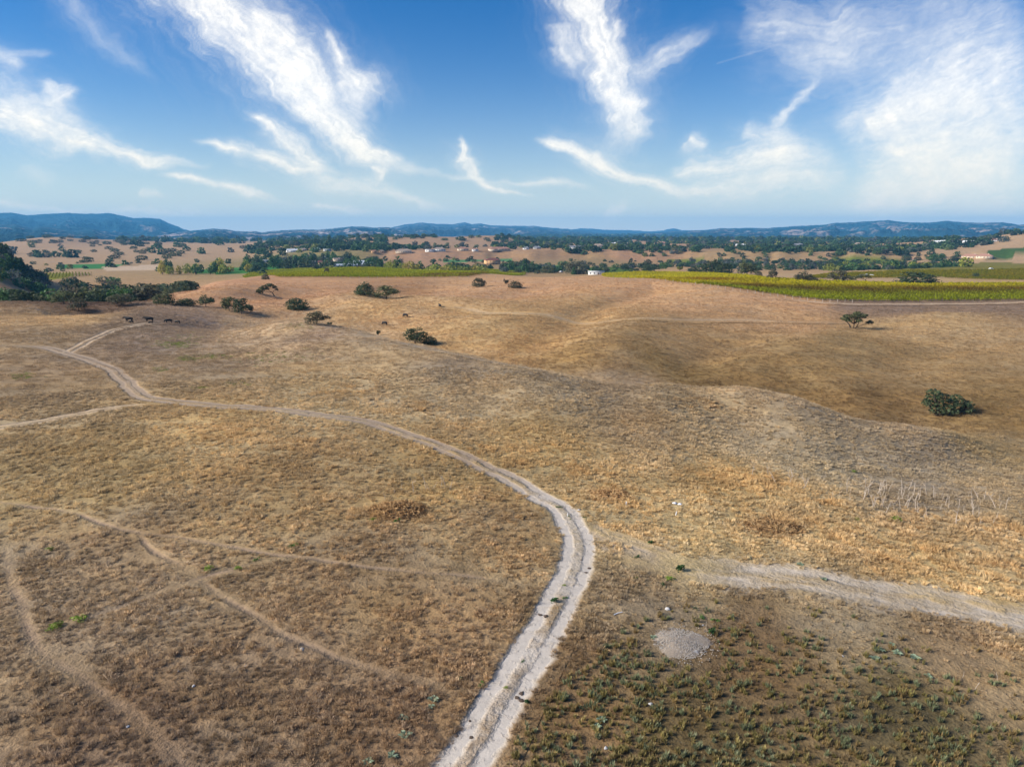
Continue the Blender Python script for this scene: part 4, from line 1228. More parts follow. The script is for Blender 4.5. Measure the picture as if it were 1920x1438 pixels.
# ------------------------------------------------------------------ things too many to count: instanced on points
def scatter(name, label, protos, P, rot, scl, tint, kind='stuff'):
    me = bpy.data.meshes.new(name)
    me.vertices.add(len(P)); me.vertices.foreach_set('co', np.asarray(P, np.float32).ravel())
    fattr(me, 'rot', rot, 'FLOAT_VECTOR'); fattr(me, 'scl', scl, 'FLOAT_VECTOR'); fattr(me, 'tint', tint, 'FLOAT_COLOR')
    a = me.attributes.new('pick', 'INT', 'POINT'); a.data.foreach_set('value', rng.integers(0, len(protos), len(P)).astype(np.int32))
    o = link(name, me)
    tag(o, label, kind=kind)
    ng = bpy.data.node_groups.new(name + '_scatter', 'GeometryNodeTree')
    ng.interface.new_socket('Geometry', in_out='INPUT', socket_type='NodeSocketGeometry')
    ng.interface.new_socket('Geometry', in_out='OUTPUT', socket_type='NodeSocketGeometry')
    nd, lk = ng.nodes, ng.links
    gi = nd.new('NodeGroupInput'); go = nd.new('NodeGroupOutput')
    jn = nd.new('GeometryNodeJoinGeometry')
    for p in protos:
        oi = nd.new('GeometryNodeObjectInfo'); oi.inputs['Object'].default_value = p
        if 'As Instance' in oi.inputs: oi.inputs['As Instance'].default_value = False
        g2 = nd.new('GeometryNodeGeometryToInstance')
        lk.new(oi.outputs['Geometry'], g2.inputs[0]); lk.new(g2.outputs[0], jn.inputs[0])
    def at(nm, typ):
        n_ = nd.new('GeometryNodeInputNamedAttribute'); n_.data_type = typ; n_.inputs['Name'].default_value = nm
        return n_.outputs['Attribute']
    ip = nd.new('GeometryNodeInstanceOnPoints')
    lk.new(gi.outputs[0], ip.inputs['Points']); lk.new(jn.outputs[0], ip.inputs['Instance'])
    ip.inputs['Pick Instance'].default_value = True
    lk.new(at('pick', 'INT'), ip.inputs['Instance Index'])
    lk.new(at('rot', 'FLOAT_VECTOR'), ip.inputs['Rotation']); lk.new(at('scl', 'FLOAT_VECTOR'), ip.inputs['Scale'])
    lk.new(ip.outputs[0], go.inputs[0])
    md = o.modifiers.new('scatter', 'NODES'); md.node_group = ng
    return o
def proto_obj(name, v, f, mats):
    return bpy.data.objects.new(name, mesh_np(name, v, f, mats))
def blades(nb, h, spread, width, rs, lean=.5):
    V, Fq = [], []
    for k in range(nb):
        a = rs.uniform(0, 6.28); q = spread * rs.uniform(0, 1) ** .7
        bx, by = q * math.cos(a), q * math.sin(a)
        hh = h * rs.uniform(.5, 1.1); l = lean * rs.uniform(.2, 1.0) * hh; a2 = a + rs.uniform(-.9, .9)
        tx, ty = bx + l * math.cos(a2), by + l * math.sin(a2)
        wx, wy = -math.sin(a2 + rs.uniform(-1, 1)) * width, math.cos(a2) * width
        i = len(V)
        V += [(bx - wx, by - wy, -.03), (bx + wx, by + wy, -.03), ((bx + tx) / 2 + wx * .8 - .2 * l * math.cos(a2), (by + ty) / 2 + wy * .8, hh * .62), (tx, ty, hh)]
        Fq.append((i, i + 1, i + 2, i + 3))
    return np.array(V), np.array(Fq)
def inst_mat(name, base, rough=.85, var=.4):
    m, nd, lk = new_mat(name)
    t = N(nd, 'ShaderNodeAttribute', attribute_name='tint', attribute_type='INSTANCER').outputs['Color']
    n1 = noise(nd, lk, N(nd, 'ShaderNodeNewGeometry').outputs['Position'], 2.5, 2, .5)
    v = mathn(nd, lk, 'MULTIPLY_ADD', n1, 2 * var, 1 - var)
    c = mixc(nd, lk, 1.0, mixc(nd, lk, 1.0, t, base, 'MULTIPLY'), v, 'MULTIPLY')
    p = finish(nd, lk, c, rough, None, .1, .15)
    tr = nd.new('ShaderNodeBsdfTranslucent'); lk.new(c, tr.inputs['Color'])
    mx = nd.new('ShaderNodeMixShader'); mx.inputs[0].default_value = .4
    lk.new(p.outputs[0], mx.inputs[1]); lk.new(tr.outputs[0], mx.inputs[2])
    lk.new(mx.outputs[0], [n_ for n_ in nd if n_.type == 'OUTPUT_MATERIAL'][0].inputs['Surface'])
    return m
GRASS_M = inst_mat('dry_grass', (1, 1, 1))
rs = np.random.default_rng(21)
tufts = [proto_obj('grass_tuft', *blades(46, .27, .24, .0068, rs, .75), [GRASS_M]) for _ in range(5)]
clumps = [proto_obj('grass_clump', *blades(44, .30, .62, .016, rs, .7), [GRASS_M]) for _ in range(5)]

def polar_points(r0, r1, dens):
    area = .5 * (r1 ** 2 - r0 ** 2) * R(84)
    k = int(area * dens)
    r = np.sqrt(rng.uniform(r0 ** 2, r1 ** 2, k)); a = rng.uniform(R(-42), R(42), k)
    return r * np.sin(a), r * np.cos(a)
# the patch of spiky plants, lower right
SP = [(930,1500),(985,1350),(1110,1235),(1180,1165),(1330,1118),(1500,1135),(1700,1180),(1990,1260),(2080,1500)]
sgx, sgy, _, _ = ground([p[0] for p in SP], [p[1] for p in SP])
SPOLY = list(zip(sgx, sgy))
# where the grass is tall, orange and rank
ORANGE = [(1430,905,5),(1330,895,4),(1500,975,4),(1440,980,4),(1560,1000,3.5),(1700,985,4),(1650,1040,4),(1750,1040,4),(1850,1060,4),(1560,940,3.5),(1720,960,3),(740,950,2.6),(780,960,2),(700,965,2),(1150,925,2.5),(1100,880,3.0),(1000,840,3.0),(860,800,3.5),(780,765,4),(900,840,2.5),(960,870,2.2),(650,735,5),(1900,1000,4),(1840,985,3),(560,830,4),(440,810,4),(1310,760,4)]
ogx, ogy, _, _ = ground([o[0] for o in ORANGE], [o[1] for o in ORANGE])
def orange_w(x, y):
    w = np.zeros(len(x))
    for (a, b, rr), gx, gy in zip(ORANGE, ogx, ogy):
        w = np.maximum(w, np.exp(-((x - gx) ** 2 + (y - gy) ** 2) / rr ** 2))
    return w * (.55 + .75 * vnoise(x / 1.3, y / 1.3, 95))
def grass_layer(name, label, protos, r0, r1, dens, s0, s1, seed, var=1.0):
    x, y = polar_points(r0, r1, dens)
    ow = orange_w(x, y)
    dn = .55 + .65 * fbm(x / 2.6, y / 2.6, seed, 3) + .35 * fbm(x / 14, y / 14, seed + 3, 3) + ow * .5
    dn *= road_clear(x, y)
    if r1 > 200: dn *= 1 - sstep(190, r1, np.hypot(x, y))
    insp = inside(SPOLY, x, y)
    dn = np.where(insp, dn * .5, dn)
    k = rng.random(len(x)) < dn
    x, y, ow, insp = x[k], y[k], ow[k], insp[k]
    z = Z(x, y)
    g = ground_col(x, y)
    n1 = fbm(x / 1.8, y / 1.8, seed + 9, 3)
    br = 1.15 + .35 * (1 - sstep(45, 160, np.hypot(x, y))) + var * (.21 * rng.normal(size=len(x)) + .35 * n1)  # near tufts tinted brighter to offset their own shade
    t = g * np.clip(br, .6, 2.4)[:, None]
    warm = np.clip(.5 + .5 * fbm(x / 4, y / 4, seed + 30, 3) + .3 * rng.normal(size=len(x)), 0, 1)[:, None]
    t = t * (np.array([1.06, .98, .82]) * warm + np.array([.96, .97, 1.02]) * (1 - warm))
    t = t * .86 + t.mean(1)[:, None] * .14
    o3 = np.clip(ow, 0, 1)[:, None]
    t = t * (1 - o3 * .65) + (lin((212, 172, 116)) * K_ALB * 1.2 * rng.uniform(.7, 1.25, (len(x), 1))) * o3 * .65
    s = rng.uniform(s0, s1, len(x)) * (1 + .5 * np.clip(n1, -.5, 1)) * (1 + .45 * np.clip(ow, 0, 1)) * np.where(insp, .6, 1)
    hz = rng.uniform(.7, 1.25, len(x))
    rot = np.stack([rng.normal(0, .12, len(x)), rng.normal(0, .12, len(x)), rng.uniform(0, 6.28, len(x))], 1)
    scatter(name, label, protos, np.stack([x, y, z], 1), rot, np.stack([s, s, s * hz], 1), t)
grass_layer('dry_grass', 'short brown dry grass of the foreground', tufts, 24, 62, 17, .36, .90, 121, 1.25)
grass_layer('dry_grass', 'dry golden grass of the middle slopes', tufts, 62, 125, 8.5, .55, 1.1, 141, .8)
grass_layer('dry_grass', 'dry golden grass of the farther slopes', clumps, 125, 330, 2.0, .55, 1.1, 161, .5)
grass_layer('dry_grass', 'thin dry grass of the far golden hill', clumps, 230, 480, .7, .8, 1.5, 181, .5)

# ------------------------------------------------------------------ vineyards
VLEAF = inst_mat('vine_leaves', (1, 1, 1), .7, .35)
vr = np.random.default_rng(5)
vines = []
for k in range(5):
    lob = [(vr.uniform(-.5, .5), vr.uniform(-.25, .25), vr.uniform(.7, 1.35), .5, .32, .42) for _ in range(4)]
    v, f = leaves(lob, 34, .24, vr, .1)
    tv, tf = tube([(0, 0, -.1), (.03, 0, .5), (0, 0, .9)], [.05, .04, .04], 4)
    vines.append(proto_obj('vine', *join_np([(v, f), (tv, tf)]), [VLEAF]))
def vineyard(label, outline, rowdir_px, c1, c2, spacing=2.4, along=1.3, seed=3, dark=None, hs=1.0, grad=None):
    gx, gy, _, _ = ground([p[0] for p in outline], [p[1] for p in outline])
    poly = list(zip(gx, gy))
    ax, ay, _, _ = ground([rowdir_px[0][0], rowdir_px[1][0]], [rowdir_px[0][1], rowdir_px[1][1]])
    a = math.atan2(ay[1] - ay[0], ax[1] - ax[0])
    ca, sa = math.cos(a), math.sin(a)
    u = np.array(gx) * ca + np.array(gy) * sa; v = -np.array(gx) * sa + np.array(gy) * ca
    U, V = np.meshgrid(np.arange(u.min(), u.max(), along), np.arange(v.min(), v.max(), spacing))
    U = U.ravel() + rng.normal(0, .15, U.size); V = V.ravel() + rng.normal(0, .1, V.size)
    x = U * ca - V * sa; y = U * sa + V * ca
    k = inside(poly, x, y) & (rng.random(len(x)) > .04) & np.array([True] * len(x))
    for qa, qb, qc in [(o[0], o[1], o[2]) for o in VINE_OFF]:
        k &= (x - qa) ** 2 + (y - qb) ** 2 > qc ** 2
    x, y = x[k], y[k]
    n_ = fbm(x / 22, y / 22, seed, 3) + .45 * rng.normal(size=len(x))
    t = np.clip(.5 + .5 * n_, 0, 1)[:, None]
    c = (np.array(c1) * t + np.array(c2) * (1 - t)) * rng.uniform(.75, 1.2, (len(x), 1))
    if dark is not None:
        dx_, dy_, _, _ = ground([p[0] for p in dark[0]], [p[1] for p in dark[0]])
        w = np.zeros(len(x))
        for qx, qy in zip(dx_, dy_): w = np.maximum(w, np.exp(-((x - qx) ** 2 + (y - qy) ** 2) / dark[1] ** 2))
        c = c * (1 - w[:, None] * .85) + np.array(dark[2]) * w[:, None] * .85
    if grad:
        g_ = sstep(grad[0], grad[1], y)[:, None]
        c = c * (np.array([.62, .78, 1.0]) * (1 - g_) + np.array([1.15, 1.14, 1.0]) * g_)
    s = rng.uniform(.85, 1.2, len(x)) * hs
    scatter('vineyard', label, vines, np.stack([x, y, Z(x, y)], 1), np.stack([x * 0, x * 0, np.full(len(x), a) + rng.normal(0, .1, len(x))], 1), np.stack([s, s, s], 1), c)
VINE_OFF = []
for px, py, rr in ((613,513,6), (1829,521,7), (1719,533,16)):
    q = g1(px, py); VINE_OFF.append((q[0], q[1], rr))
YG1, YG2 = (.47, .40, .012), (.31, .285, .010)
vineyard('large yellow-green vineyard spread across the right middle distance', [(1128,518),(1230,524),(1330,535),(1400,545),(1470,556),(1540,564),(1640,566),(1800,565),(2010,562),(2010,533),(1760,534),(1560,530),(1440,524),(1330,514),(1200,511),(1130,514)],
         ((1250,524),(1640,556)), YG1, YG2, 2.4, 1.2, 3, ([(x_, y_) for x_, y_ in ((1330,527),(1420,540),(1520,545),(1620,546),(1720,546),(1820,546),(1920,546))], 20, (.19, .075, .010)), 1.0, (345, 385))
vineyard('yellow-green vineyard on the terrace left of centre', [(455,520),(520,521),(640,521),(760,521),(880,520),(985,516),(985,510),(900,505),(700,503),(560,504),(470,511)],
         ((600,514),(900,511)), (.40, .38, .015), (.24, .29, .014), 2.6, 1.4, 4, ([(820,518),(880,517),(930,515),(970,513)], 15, (.22, .13, .04)))
vineyard('olive and rust vineyard on the rising ground at right', [(1490,524),(1560,514),(1700,509),(1930,505),(2000,500),(2000,528),(1850,525),(1760,521),(1640,522)],
         ((1600,517),(1900,512)), (.33, .26, .015), (.19, .21, .013), 3.2, 1.8, 6)
vineyard('small yellow vineyard in the left valley', [(0,520),(60,514),(130,512),(172,513),(172,517),(80,522),(0,531)], ((60,520),(80,513)), (.30, .27, .03), (.18, .2, .03), 3.0, 1.8, 7)

# far woods that read as one mass
rs = np.random.default_rng(77)
WOOD_M = inst_mat('far_foliage', (1, 1, 1), .8, .3)
wood = []
for k in range(4):
    (v, f), (tv, tf) = proto('dome', 30 + k, 90, .12)
    wood.append(proto_obj('far_tree', v, f, [WOOD_M]))
def woods(name, label, boxes):
    X, Y, S, T = [], [], [], []
    for (p0, p1, d0, d1, cnt, s0, s1, clump) in boxes:
        px = rs.uniform(p0, p1, cnt); D = np.exp(rs.uniform(math.log(d0), math.log(d1), cnt))
        x, y = polar(px, D)
        k = fbm(x / 90, y / 130, 801, 3) + rs.normal(0, .15, cnt) > clump
        for a, b, c in KEEP_OFF:
            k &= (x - a) ** 2 + (y - b) ** 2 > c * c
        x, y = x[k], y[k]
        X.append(x); Y.append(y); S.append(rs.uniform(s0, s1, len(x)))
        pal = np.array([(.046, .074, .040), (.07, .125, .05), (.10, .15, .058), (.11, .12, .095), (.06, .10, .048), (.20, .21, .06)])
        T.append(pal[rs.choice(6, len(x), p=[.28, .24, .14, .12, .18, .04])] * rs.uniform(.8, 1.25, (len(x), 1)))
    x, y, s, t = np.concatenate(X), np.concatenate(Y), np.concatenate(S), np.concatenate(T)
    h = s * rs.uniform(.6, 1.0, len(s))
    scatter(name, label, wood, np.stack([x, y, Z(x, y) - .3], 1), np.stack([x * 0, x * 0, rs.uniform(0, 6.28, len(x))], 1), np.stack([s, s, h], 1), t)
woods('woodland', 'mass of town trees spread over the plateau', [
 (480,730,1280,2400,420,12,19,-.1),(700,960,1330,1700,150,10,16,-.1),(930,1300,1290,2600,1000,10,17,-.08),(1290,1780,1290,2900,1400,10,17,-.08),
 (480,720,820,1230,300,6,12,-.1),(700,960,880,1230,140,5,10,0),(940,1235,820,1150,320,4,9,-.1),(1225,1560,930,1180,320,4,9,-.1),(960,1760,1180,1330,160,6,11,.1),(1540,1800,850,1200,260,5,10,-.1),(0,480,900,1300,60,5,11,.1),(960,1960,2600,6000,2600,16,28,-.12),(1740,1990,1500,1800,240,12,20,-.05),(1850,1990,1900,2400,60,14,22,-.2)])
woods('woodland', 'far scattered trees on the hazy plain', [(240,760,2600,6500,900,18,34,.02),(0,480,1500,2600,60,14,26,.1),(960,1960,6000,9500,2200,26,50,-.15)])

# ------------------------------------------------------------------ spiky plants of the lower right patch
def spike_mesh(seed, mats):
    r_ = random.Random(seed); V, Fq = [], []
    heads = [(r_.uniform(-.22, .22), r_.uniform(-.16, .16)) for _ in range(r_.randint(2, 4))]
    for hx, hy in heads:
        for k in range(11):
            a = r_.uniform(0, 6.28); l = r_.uniform(.16, .34); out = r_.uniform(.04, .17)
            w = r_.uniform(.012, .020)
            bx, by = hx + .03 * math.cos(a), hy + .03 * math.sin(a)
            mx_, my_ = hx + out * .75 * math.cos(a), hy + out * .75 * math.sin(a)
            tx, ty = hx + out * 1.15 * math.cos(a), hy + out * 1.15 * math.sin(a)
            nx, ny = -math.sin(a) * w, math.cos(a) * w
            i = len(V)
            V += [(bx - nx, by - ny, -.03), (bx + nx, by + ny, -.03), (mx_ + nx, my_ + ny, l * .6), (mx_ - nx, my_ - ny, l * .6), (tx, ty, l), (mx_ + .02 * math.cos(a), my_ + .02 * math.sin(a), l * .55)]
            Fq += [(i, i + 1, i + 2, i + 3), (i + 3, i + 2, i + 4), (i, i + 3, i + 5), (i + 1, i + 5, i + 2)]
    return mesh_np('spiky_plant', V, Fq, mats)
SPIKE = [leaf_mat('spike_olive', (.24, .20, .07), (.38, .30, .11), scale=4), leaf_mat('spike_grey_green', (.19, .205, .10), (.31, .32, .18), scale=4), leaf_mat('spike_straw', (.34, .24, .10), (.27, .23, .09), scale=4)]
spikes = [[spike_mesh(40 + k + 10 * c, [SPIKE[c]]) for k in range(4)] for c in range(3)]
x, y = polar_points(25, 56, 6.0)
k = inside(SPOLY, x, y); x, y = x[k], y[k]
rr_ = np.hypot(x, y)
dn = (1.5 - 1.5 * sstep(29, 51, rr_)) * (1 + .9 * fbm(x / 2.4, y / 2.4, 333, 3))
k = (rng.random(len(x)) < dn) & (road_clear(x, y) > .8); x, y = x[k], y[k]
# keep the gravel heap clear
GX, GY, GZ, GT = g1(1270, 1205)
k = np.hypot(x - GX, y - GY) > 2.4; x, y = x[k], y[k]
order = np.argsort(np.hypot(x, y)); x, y = x[order], y[order]; z = Z(x, y)
# the 300 nearest plants that fall inside the picture stand singly
dep = y * CT - (z - CAM_H) * ST
ppx = 960 + F_PX * x / dep; ppy = 719 - F_PX * (y * ST + (z - CAM_H) * CT) / dep
vis = (ppx > -10) & (ppx < 1930) & (ppy < 1450)
one = np.zeros(len(x), bool); one[np.where(vis)[0][:300]] = True
SPOBJ = []
SPN = ('olive', 'grey-green', 'straw-coloured')
for i in np.where(one)[0]:
    c = int(np.clip(rng.normal(.9 + .8 * float(vnoise(x[i] / 3, y[i] / 3, 71)), .6), 0, 2.4)) if rng.random() < .8 else 2
    o = link('spiky_plant', spikes[c][rng.integers(4)])
    s = rng.uniform(.6, 1.15)
    o.location = (x[i], y[i], z[i]); o.scale = (s, s, s * rng.uniform(.8, 1.15)); o.rotation_euler = (0, 0, rng.uniform(0, 6.28))
    SPOBJ.append((float(ppy[i]), float(ppx[i]), c, o))
SPOBJ.sort(key=lambda q: -q[0])
for row in range(0, len(SPOBJ), 30):
    for c in range(3):
        lst = sorted([q for q in SPOBJ[row:row + 30] if q[2] == c], key=lambda q: q[1])
        for k, q in enumerate(lst):
            tag(q[3], f'{nth(k + 1)} {SPN[c]} spiky plant from left, {nth(row // 30 + 1)} row up, lower right patch', 'plant', 'spiky plants of the lower right patch')
rest = np.where(~one)[0]
SPI = inst_mat('spiky_leaves', (1, 1, 1), .8, .3)
sp_pro = []
for k in range(4):
    me = spike_mesh(90 + k, [SPI]); sp_pro.append(bpy.data.objects.new('spiky', me))
pal = np.array([(.30, .25, .09), (.25, .27, .14), (.34, .24, .10)])
nn = len(rest)
scatter('spiky_ground_cover', 'farther and overlapping spiky plants filling the dark patch', sp_pro, np.stack([x[rest], y[rest], z[rest]], 1),
        np.stack([np.zeros(nn), np.zeros(nn), rng.uniform(0, 6.28, nn)], 1), np.repeat(rng.uniform(.6, 1.25, nn)[:, None], 3, 1), pal[rng.integers(0, 3, nn)] * rng.uniform(.75, 1.2, (nn, 1)))

# ------------------------------------------------------------------ gravel heap
gv = []; gf = []
rings, segs = 9, 28
for i in range(rings + 1):
    q = i / rings
    for j in range(segs):
        a = 2 * math.pi * j / segs
        wob = 1 + .14 * math.sin(3 * a + 1) + .09 * math.sin(5 * a) + .06 * math.sin(9 * a + 2)
        gv.append((1.95 * q * wob * math.cos(a), 1.75 * q * wob * math.sin(a), .25 * (1 - q ** 1.6) + .03 * rnd.uniform(-1, 1) - .06 * q))
for i in range(rings):
    for j in range(segs):
        j2 = (j + 1) % segs
        gf.append((i * segs + j, i * segs + j2, (i + 1) * segs + j2, (i + 1) * segs + j))
gm_ = plain_mat('gravel', (.31, .25, .185), .95, .6, 9.0, .05)
root = bpy.data.objects.new('gravel_heap', None); col.objects.link(root); root.location = (GX, GY, GZ)
tag(root, 'low heap of pale grey gravel beside the white track', 'gravel heap')
link('mound', mesh_np('mound', gv, gf, [gm_], True), root)
sv_, sf_ = [], []
for k in range(2600):
    q = min(1.5, rnd.random() ** .5 * (1 if k % 5 else 1.4)); a = rnd.uniform(0, 6.28)
    px_, py_ = 1.95 * q * math.cos(a), 1.75 * q * math.sin(a)
    pz = max(.0, .25 * (1 - q ** 1.6) - .06 * q) + .01
    s = rnd.uniform(.02, .055); i = len(sv_)
    for dx_, dy_, dz_ in ((1, 0, 0), (-.5, .87, 0), (-.5, -.87, 0), (.1, .1, 1)):
        sv_.append((px_ + dx_ * s * rnd.uniform(.7, 1.2), py_ + dy_ * s * rnd.uniform(.7, 1.2), pz + dz_ * s * .9 - .005))
    sf_ += [(i, i + 1, i + 3), (i + 1, i + 2, i + 3), (i + 2, i, i + 3)]
so = link('stones', mesh_np('stones', sv_, sf_, [plain_mat('gravel_stones', (.40, .355, .30), .9, .6, 22.0)]), root)
so['kind'] = 'stuff'

# ------------------------------------------------------------------ mounds of heaped dry grass
HAY = leaf_mat('heaped_grass', (.36, .20, .08), (.50, .32, .15), scale=2.5)
for px, py, w, hh, nbl, label in ((745,958,5.4,.50,900,'large low mound of orange dry grass left of the track'), (1142,930,4.2,.38,600,'mound of orange dry grass right of the track bend'), (1445,990,5.5,.30,800,'broad flattened mound of yellow grass on the right')):
    gx, gy, gz, t = g1(px, py)
    root = bpy.data.objects.new('grass_mound', None); col.objects.link(root); root.location = (gx, gy, gz)
    tag(root, label, 'grass mound')
    V, Fq = [], []
    for k in range(nbl):
        q = rnd.random() ** .55; a = rnd.uniform(0, 6.28)
        bx, by = w / 2 * q * math.cos(a), w / 2 * .8 * q * math.sin(a); bz = hh * (1 - q ** 1.8)
        l = rnd.uniform(.25, .6); a2 = rnd.uniform(0, 6.28); zz = rnd.uniform(.02, .22); i = len(V); wd = rnd.uniform(.012, .025)
        V += [(bx - wd * math.sin(a2), by + wd * math.cos(a2), bz - .03), (bx + wd * math.sin(a2), by - wd * math.cos(a2), bz - .03), (bx + l * .6 * math.cos(a2) + wd, by + l * .6 * math.sin(a2), bz + zz), (bx + l * math.cos(a2), by + l * math.sin(a2), bz + zz * .6)]
        Fq.append((i, i + 1, i + 2, i + 3))
    mv = [(w / 2 * q * math.cos(a), w / 2 * .8 * q * math.sin(a), hh * (1 - q ** 1.8) - .05) for q in (0.02, .3, .6, .85, 1.0) for a in np.linspace(0, 6.28, 17)[:-1]]
    mf = [(i * 16 + j, i * 16 + (j + 1) % 16, (i + 1) * 16 + (j + 1) % 16, (i + 1) * 16 + j) for i in range(4) for j in range(16)]
    link('mound', mesh_np('mound', mv, mf, [HAY], True), root)
    b = link('blades', mesh_np('blades', V, Fq, [HAY]), root); b['kind'] = 'stuff'

# ------------------------------------------------------------------ dead weed stalks
STALK = plain_mat('dead_stalk', (.50, .41, .32), .9, .25, 6.0)
def stalk_mesh(seed):
    r_ = random.Random(seed); parts = []
    l = r_.uniform(-.25, .25)
    main = [(0, 0, -.05), (l * .3, r_.uniform(-.05, .05), .4), (l * .7, 0, .75), (l * 1.1, r_.uniform(-.05, .05), 1.0)]
    parts.append(tube(main, [.022, .019, .014, .008], 5))
    for k in range(r_.randint(1, 3)):
        z0 = r_.uniform(.3, .75); a = r_.uniform(0, 6.28); q = r_.uniform(.1, .3)
        parts.append(tube([(l * z0, 0, z0), (l * z0 + q * .6 * math.cos(a), q * .6 * math.sin(a), z0 + .12), (l * z0 + q * math.cos(a), q * math.sin(a), z0 + r_.uniform(.1, .3))], [.012, .009, .005], 4))
    return mesh_np('dead_stalk', *join_np(parts), [STALK])
stalks = [stalk_mesh(k) for k in range(8)]
sp_ = [(rnd.uniform(1440, 1910), None) for _ in range(44)]
spots = []
for q, _ in sp_:
    spots.append((q, 893 + (q - 1440) * .115 + rnd.uniform(-6, 10), 'along the crest of the bank at right', 'stalks along the right bank'))
for _ in range(62):
    q = min(1915, max(1560, rnd.gauss(1720, 90)))
    spots.append((q, 925 + (q - 1600) * .17 + rnd.uniform(-18, 26), 'in the thicket below the right bank', 'stalks of the right thicket'))
for q, w in ((740,925),(752,920),(800,917),(806,920),(812,918),(828,912),(836,915),(843,918),(722,938),(775,924)):
    spots.append((q, w, 'standing behind the large grass mound', 'stalks behind the grass mound'))
for q, w in ((1805,1270),(1828,1292),(1870,1275),(1325,1185),(1410,893),(1505,918),(1595,925)):
    spots.append((q, w, 'standing singly in the right-hand grass', 'single stalks in the right grass'))
hx, hy, hz, ht = ground([q[0] for q in spots], [q[1] for q in spots])
spots_n = {}
for k in sorted(range(len(spots)), key=lambda j: spots[j][0]):
    q, w, lab, grp = spots[k]
    spots_n[grp] = spots_n.get(grp, 0) + 1
    o = link('dead_stalk', stalks[rnd.randint(0, 7)])
    s = rnd.uniform(.55, 1.35) * (1.15 if w < 1000 else .8)
    o.location = (hx[k], hy[k], hz[k]); o.scale = (s * 1.1, s * 1.1, s)
    o.rotation_euler = (rnd.gauss(0, .16), rnd.gauss(0, .22), rnd.uniform(0, 6.28))
    tag(o, nth(spots_n[grp]) + ' dead pale weed stalk from left ' + lab, 'stalk', grp)

# ------------------------------------------------------------------ green weeds, mint rosettes
WEED = [leaf_mat('weed_green', (.05, .14, .025), (.10, .22, .04), scale=5), leaf_mat('weed_lime', (.16, .24, .03), (.26, .32, .06), scale=5), leaf_mat('weed_dark', (.03, .08, .025), (.06, .13, .035), scale=5)]
def weed_mesh(seed, mt):
    r_ = np.random.default_rng(seed)
    v, f = leaves([(r_.uniform(-.25, .25), r_.uniform(-.2, .2), r_.uniform(.1, .3), .22, .2, .16) for _ in range(4)], 90, .07, r_, -.02)
    return mesh_np('green_weed', v, f, [mt])
weeds = [[weed_mesh(7 * c + k, WEED[c]) for k in range(2)] for c in range(3)]
for px, py, s, c, lab in (
 (1048,952,.55,0,'on the crown of the track at the bend'),(1066,968,.3,0,'at the inner edge of the bend'),(1095,970,.35,0,'just outside the bend'),(1101,973,.25,2,'right of the bend beside another'),
 (1070,974,.25,1,'inside the left rut of the bend'),(1038,1130,.9,2,'across the crown of the track in mid stretch'),(1060,1122,.4,0,'right end of the clump on the track crown'),
 (1057,1098,.35,1,'in the track crown above the clump'),(980,1240,.3,0,'in the track crown lower down'),(947,1290,.35,1,'on the track crown above two dung pats'),
 (985,1316,.55,2,'at the right edge of the track beside dung'),(902,1285,.55,0,'on the left verge of the white track'),(866,1275,.5,2,'left of the verge weed in the brown grass'),
 (1275,1072,1.3,2,'large tuft at the left end of the gravel track'),(1255,1088,.9,1,'lower tuft at the left end of the gravel track'),(1242,1098,.7,2,'lowest tuft at the left end of the gravel track'),
 (1218,1020,.8,2,'upright by the scuffed earth patch'),(1190,1085,.4,0,'small on the scuffed earth patch'),(1195,1045,.5,2,'on the verge right of the track'),
 (1338,1190,1.0,2,'right of the gravel heap, lower'),(1342,1165,.6,0,'right of the gravel heap, upper'),(1315,1158,.5,0,'behind the gravel heap'),
 (152,1162,1.2,1,'bright lime clump on the lower left cross path'),(110,1172,1.0,1,'lime trail left of the bright clump'),(95,1182,.8,1,'end of the lime trail at far left'),
 (388,1070,.9,1,'lime clump where the narrow paths meet'),(445,1068,.8,1,'yellow-green clump right of the path junction'),(95,1030,.8,1,'green patch near the left edge'),
 (548,1025,.8,0,'dark green bush left of the middle path'),(480,1050,.6,0,'green weed on the middle path'),(700,975,.8,1,'green foot of the large grass mound, left'),(745,978,.8,0,'green foot of the large grass mound, right'),
 (1600,885,.9,1,'pale green shrub on the right bank'),(1675,977,1.3,1,'green bush below the right thicket'),(1606,975,.6,1,'small green bush left of the thicket'),(1165,935,.7,2,'green foot of the mound right of the bend')):
    gx, gy, gz, t = g1(px, py)
    o = link('green_weed', weeds[c][rnd.randint(0, 1)])
    o.location = (gx, gy, gz); o.scale = (s * 1.25, s, s * .85); o.rotation_euler = (0, 0, rnd.uniform(0, 6.28))
    tag(o, ('green', 'yellow-green', 'dark green')[c] + ' weed ' + lab, 'weed')
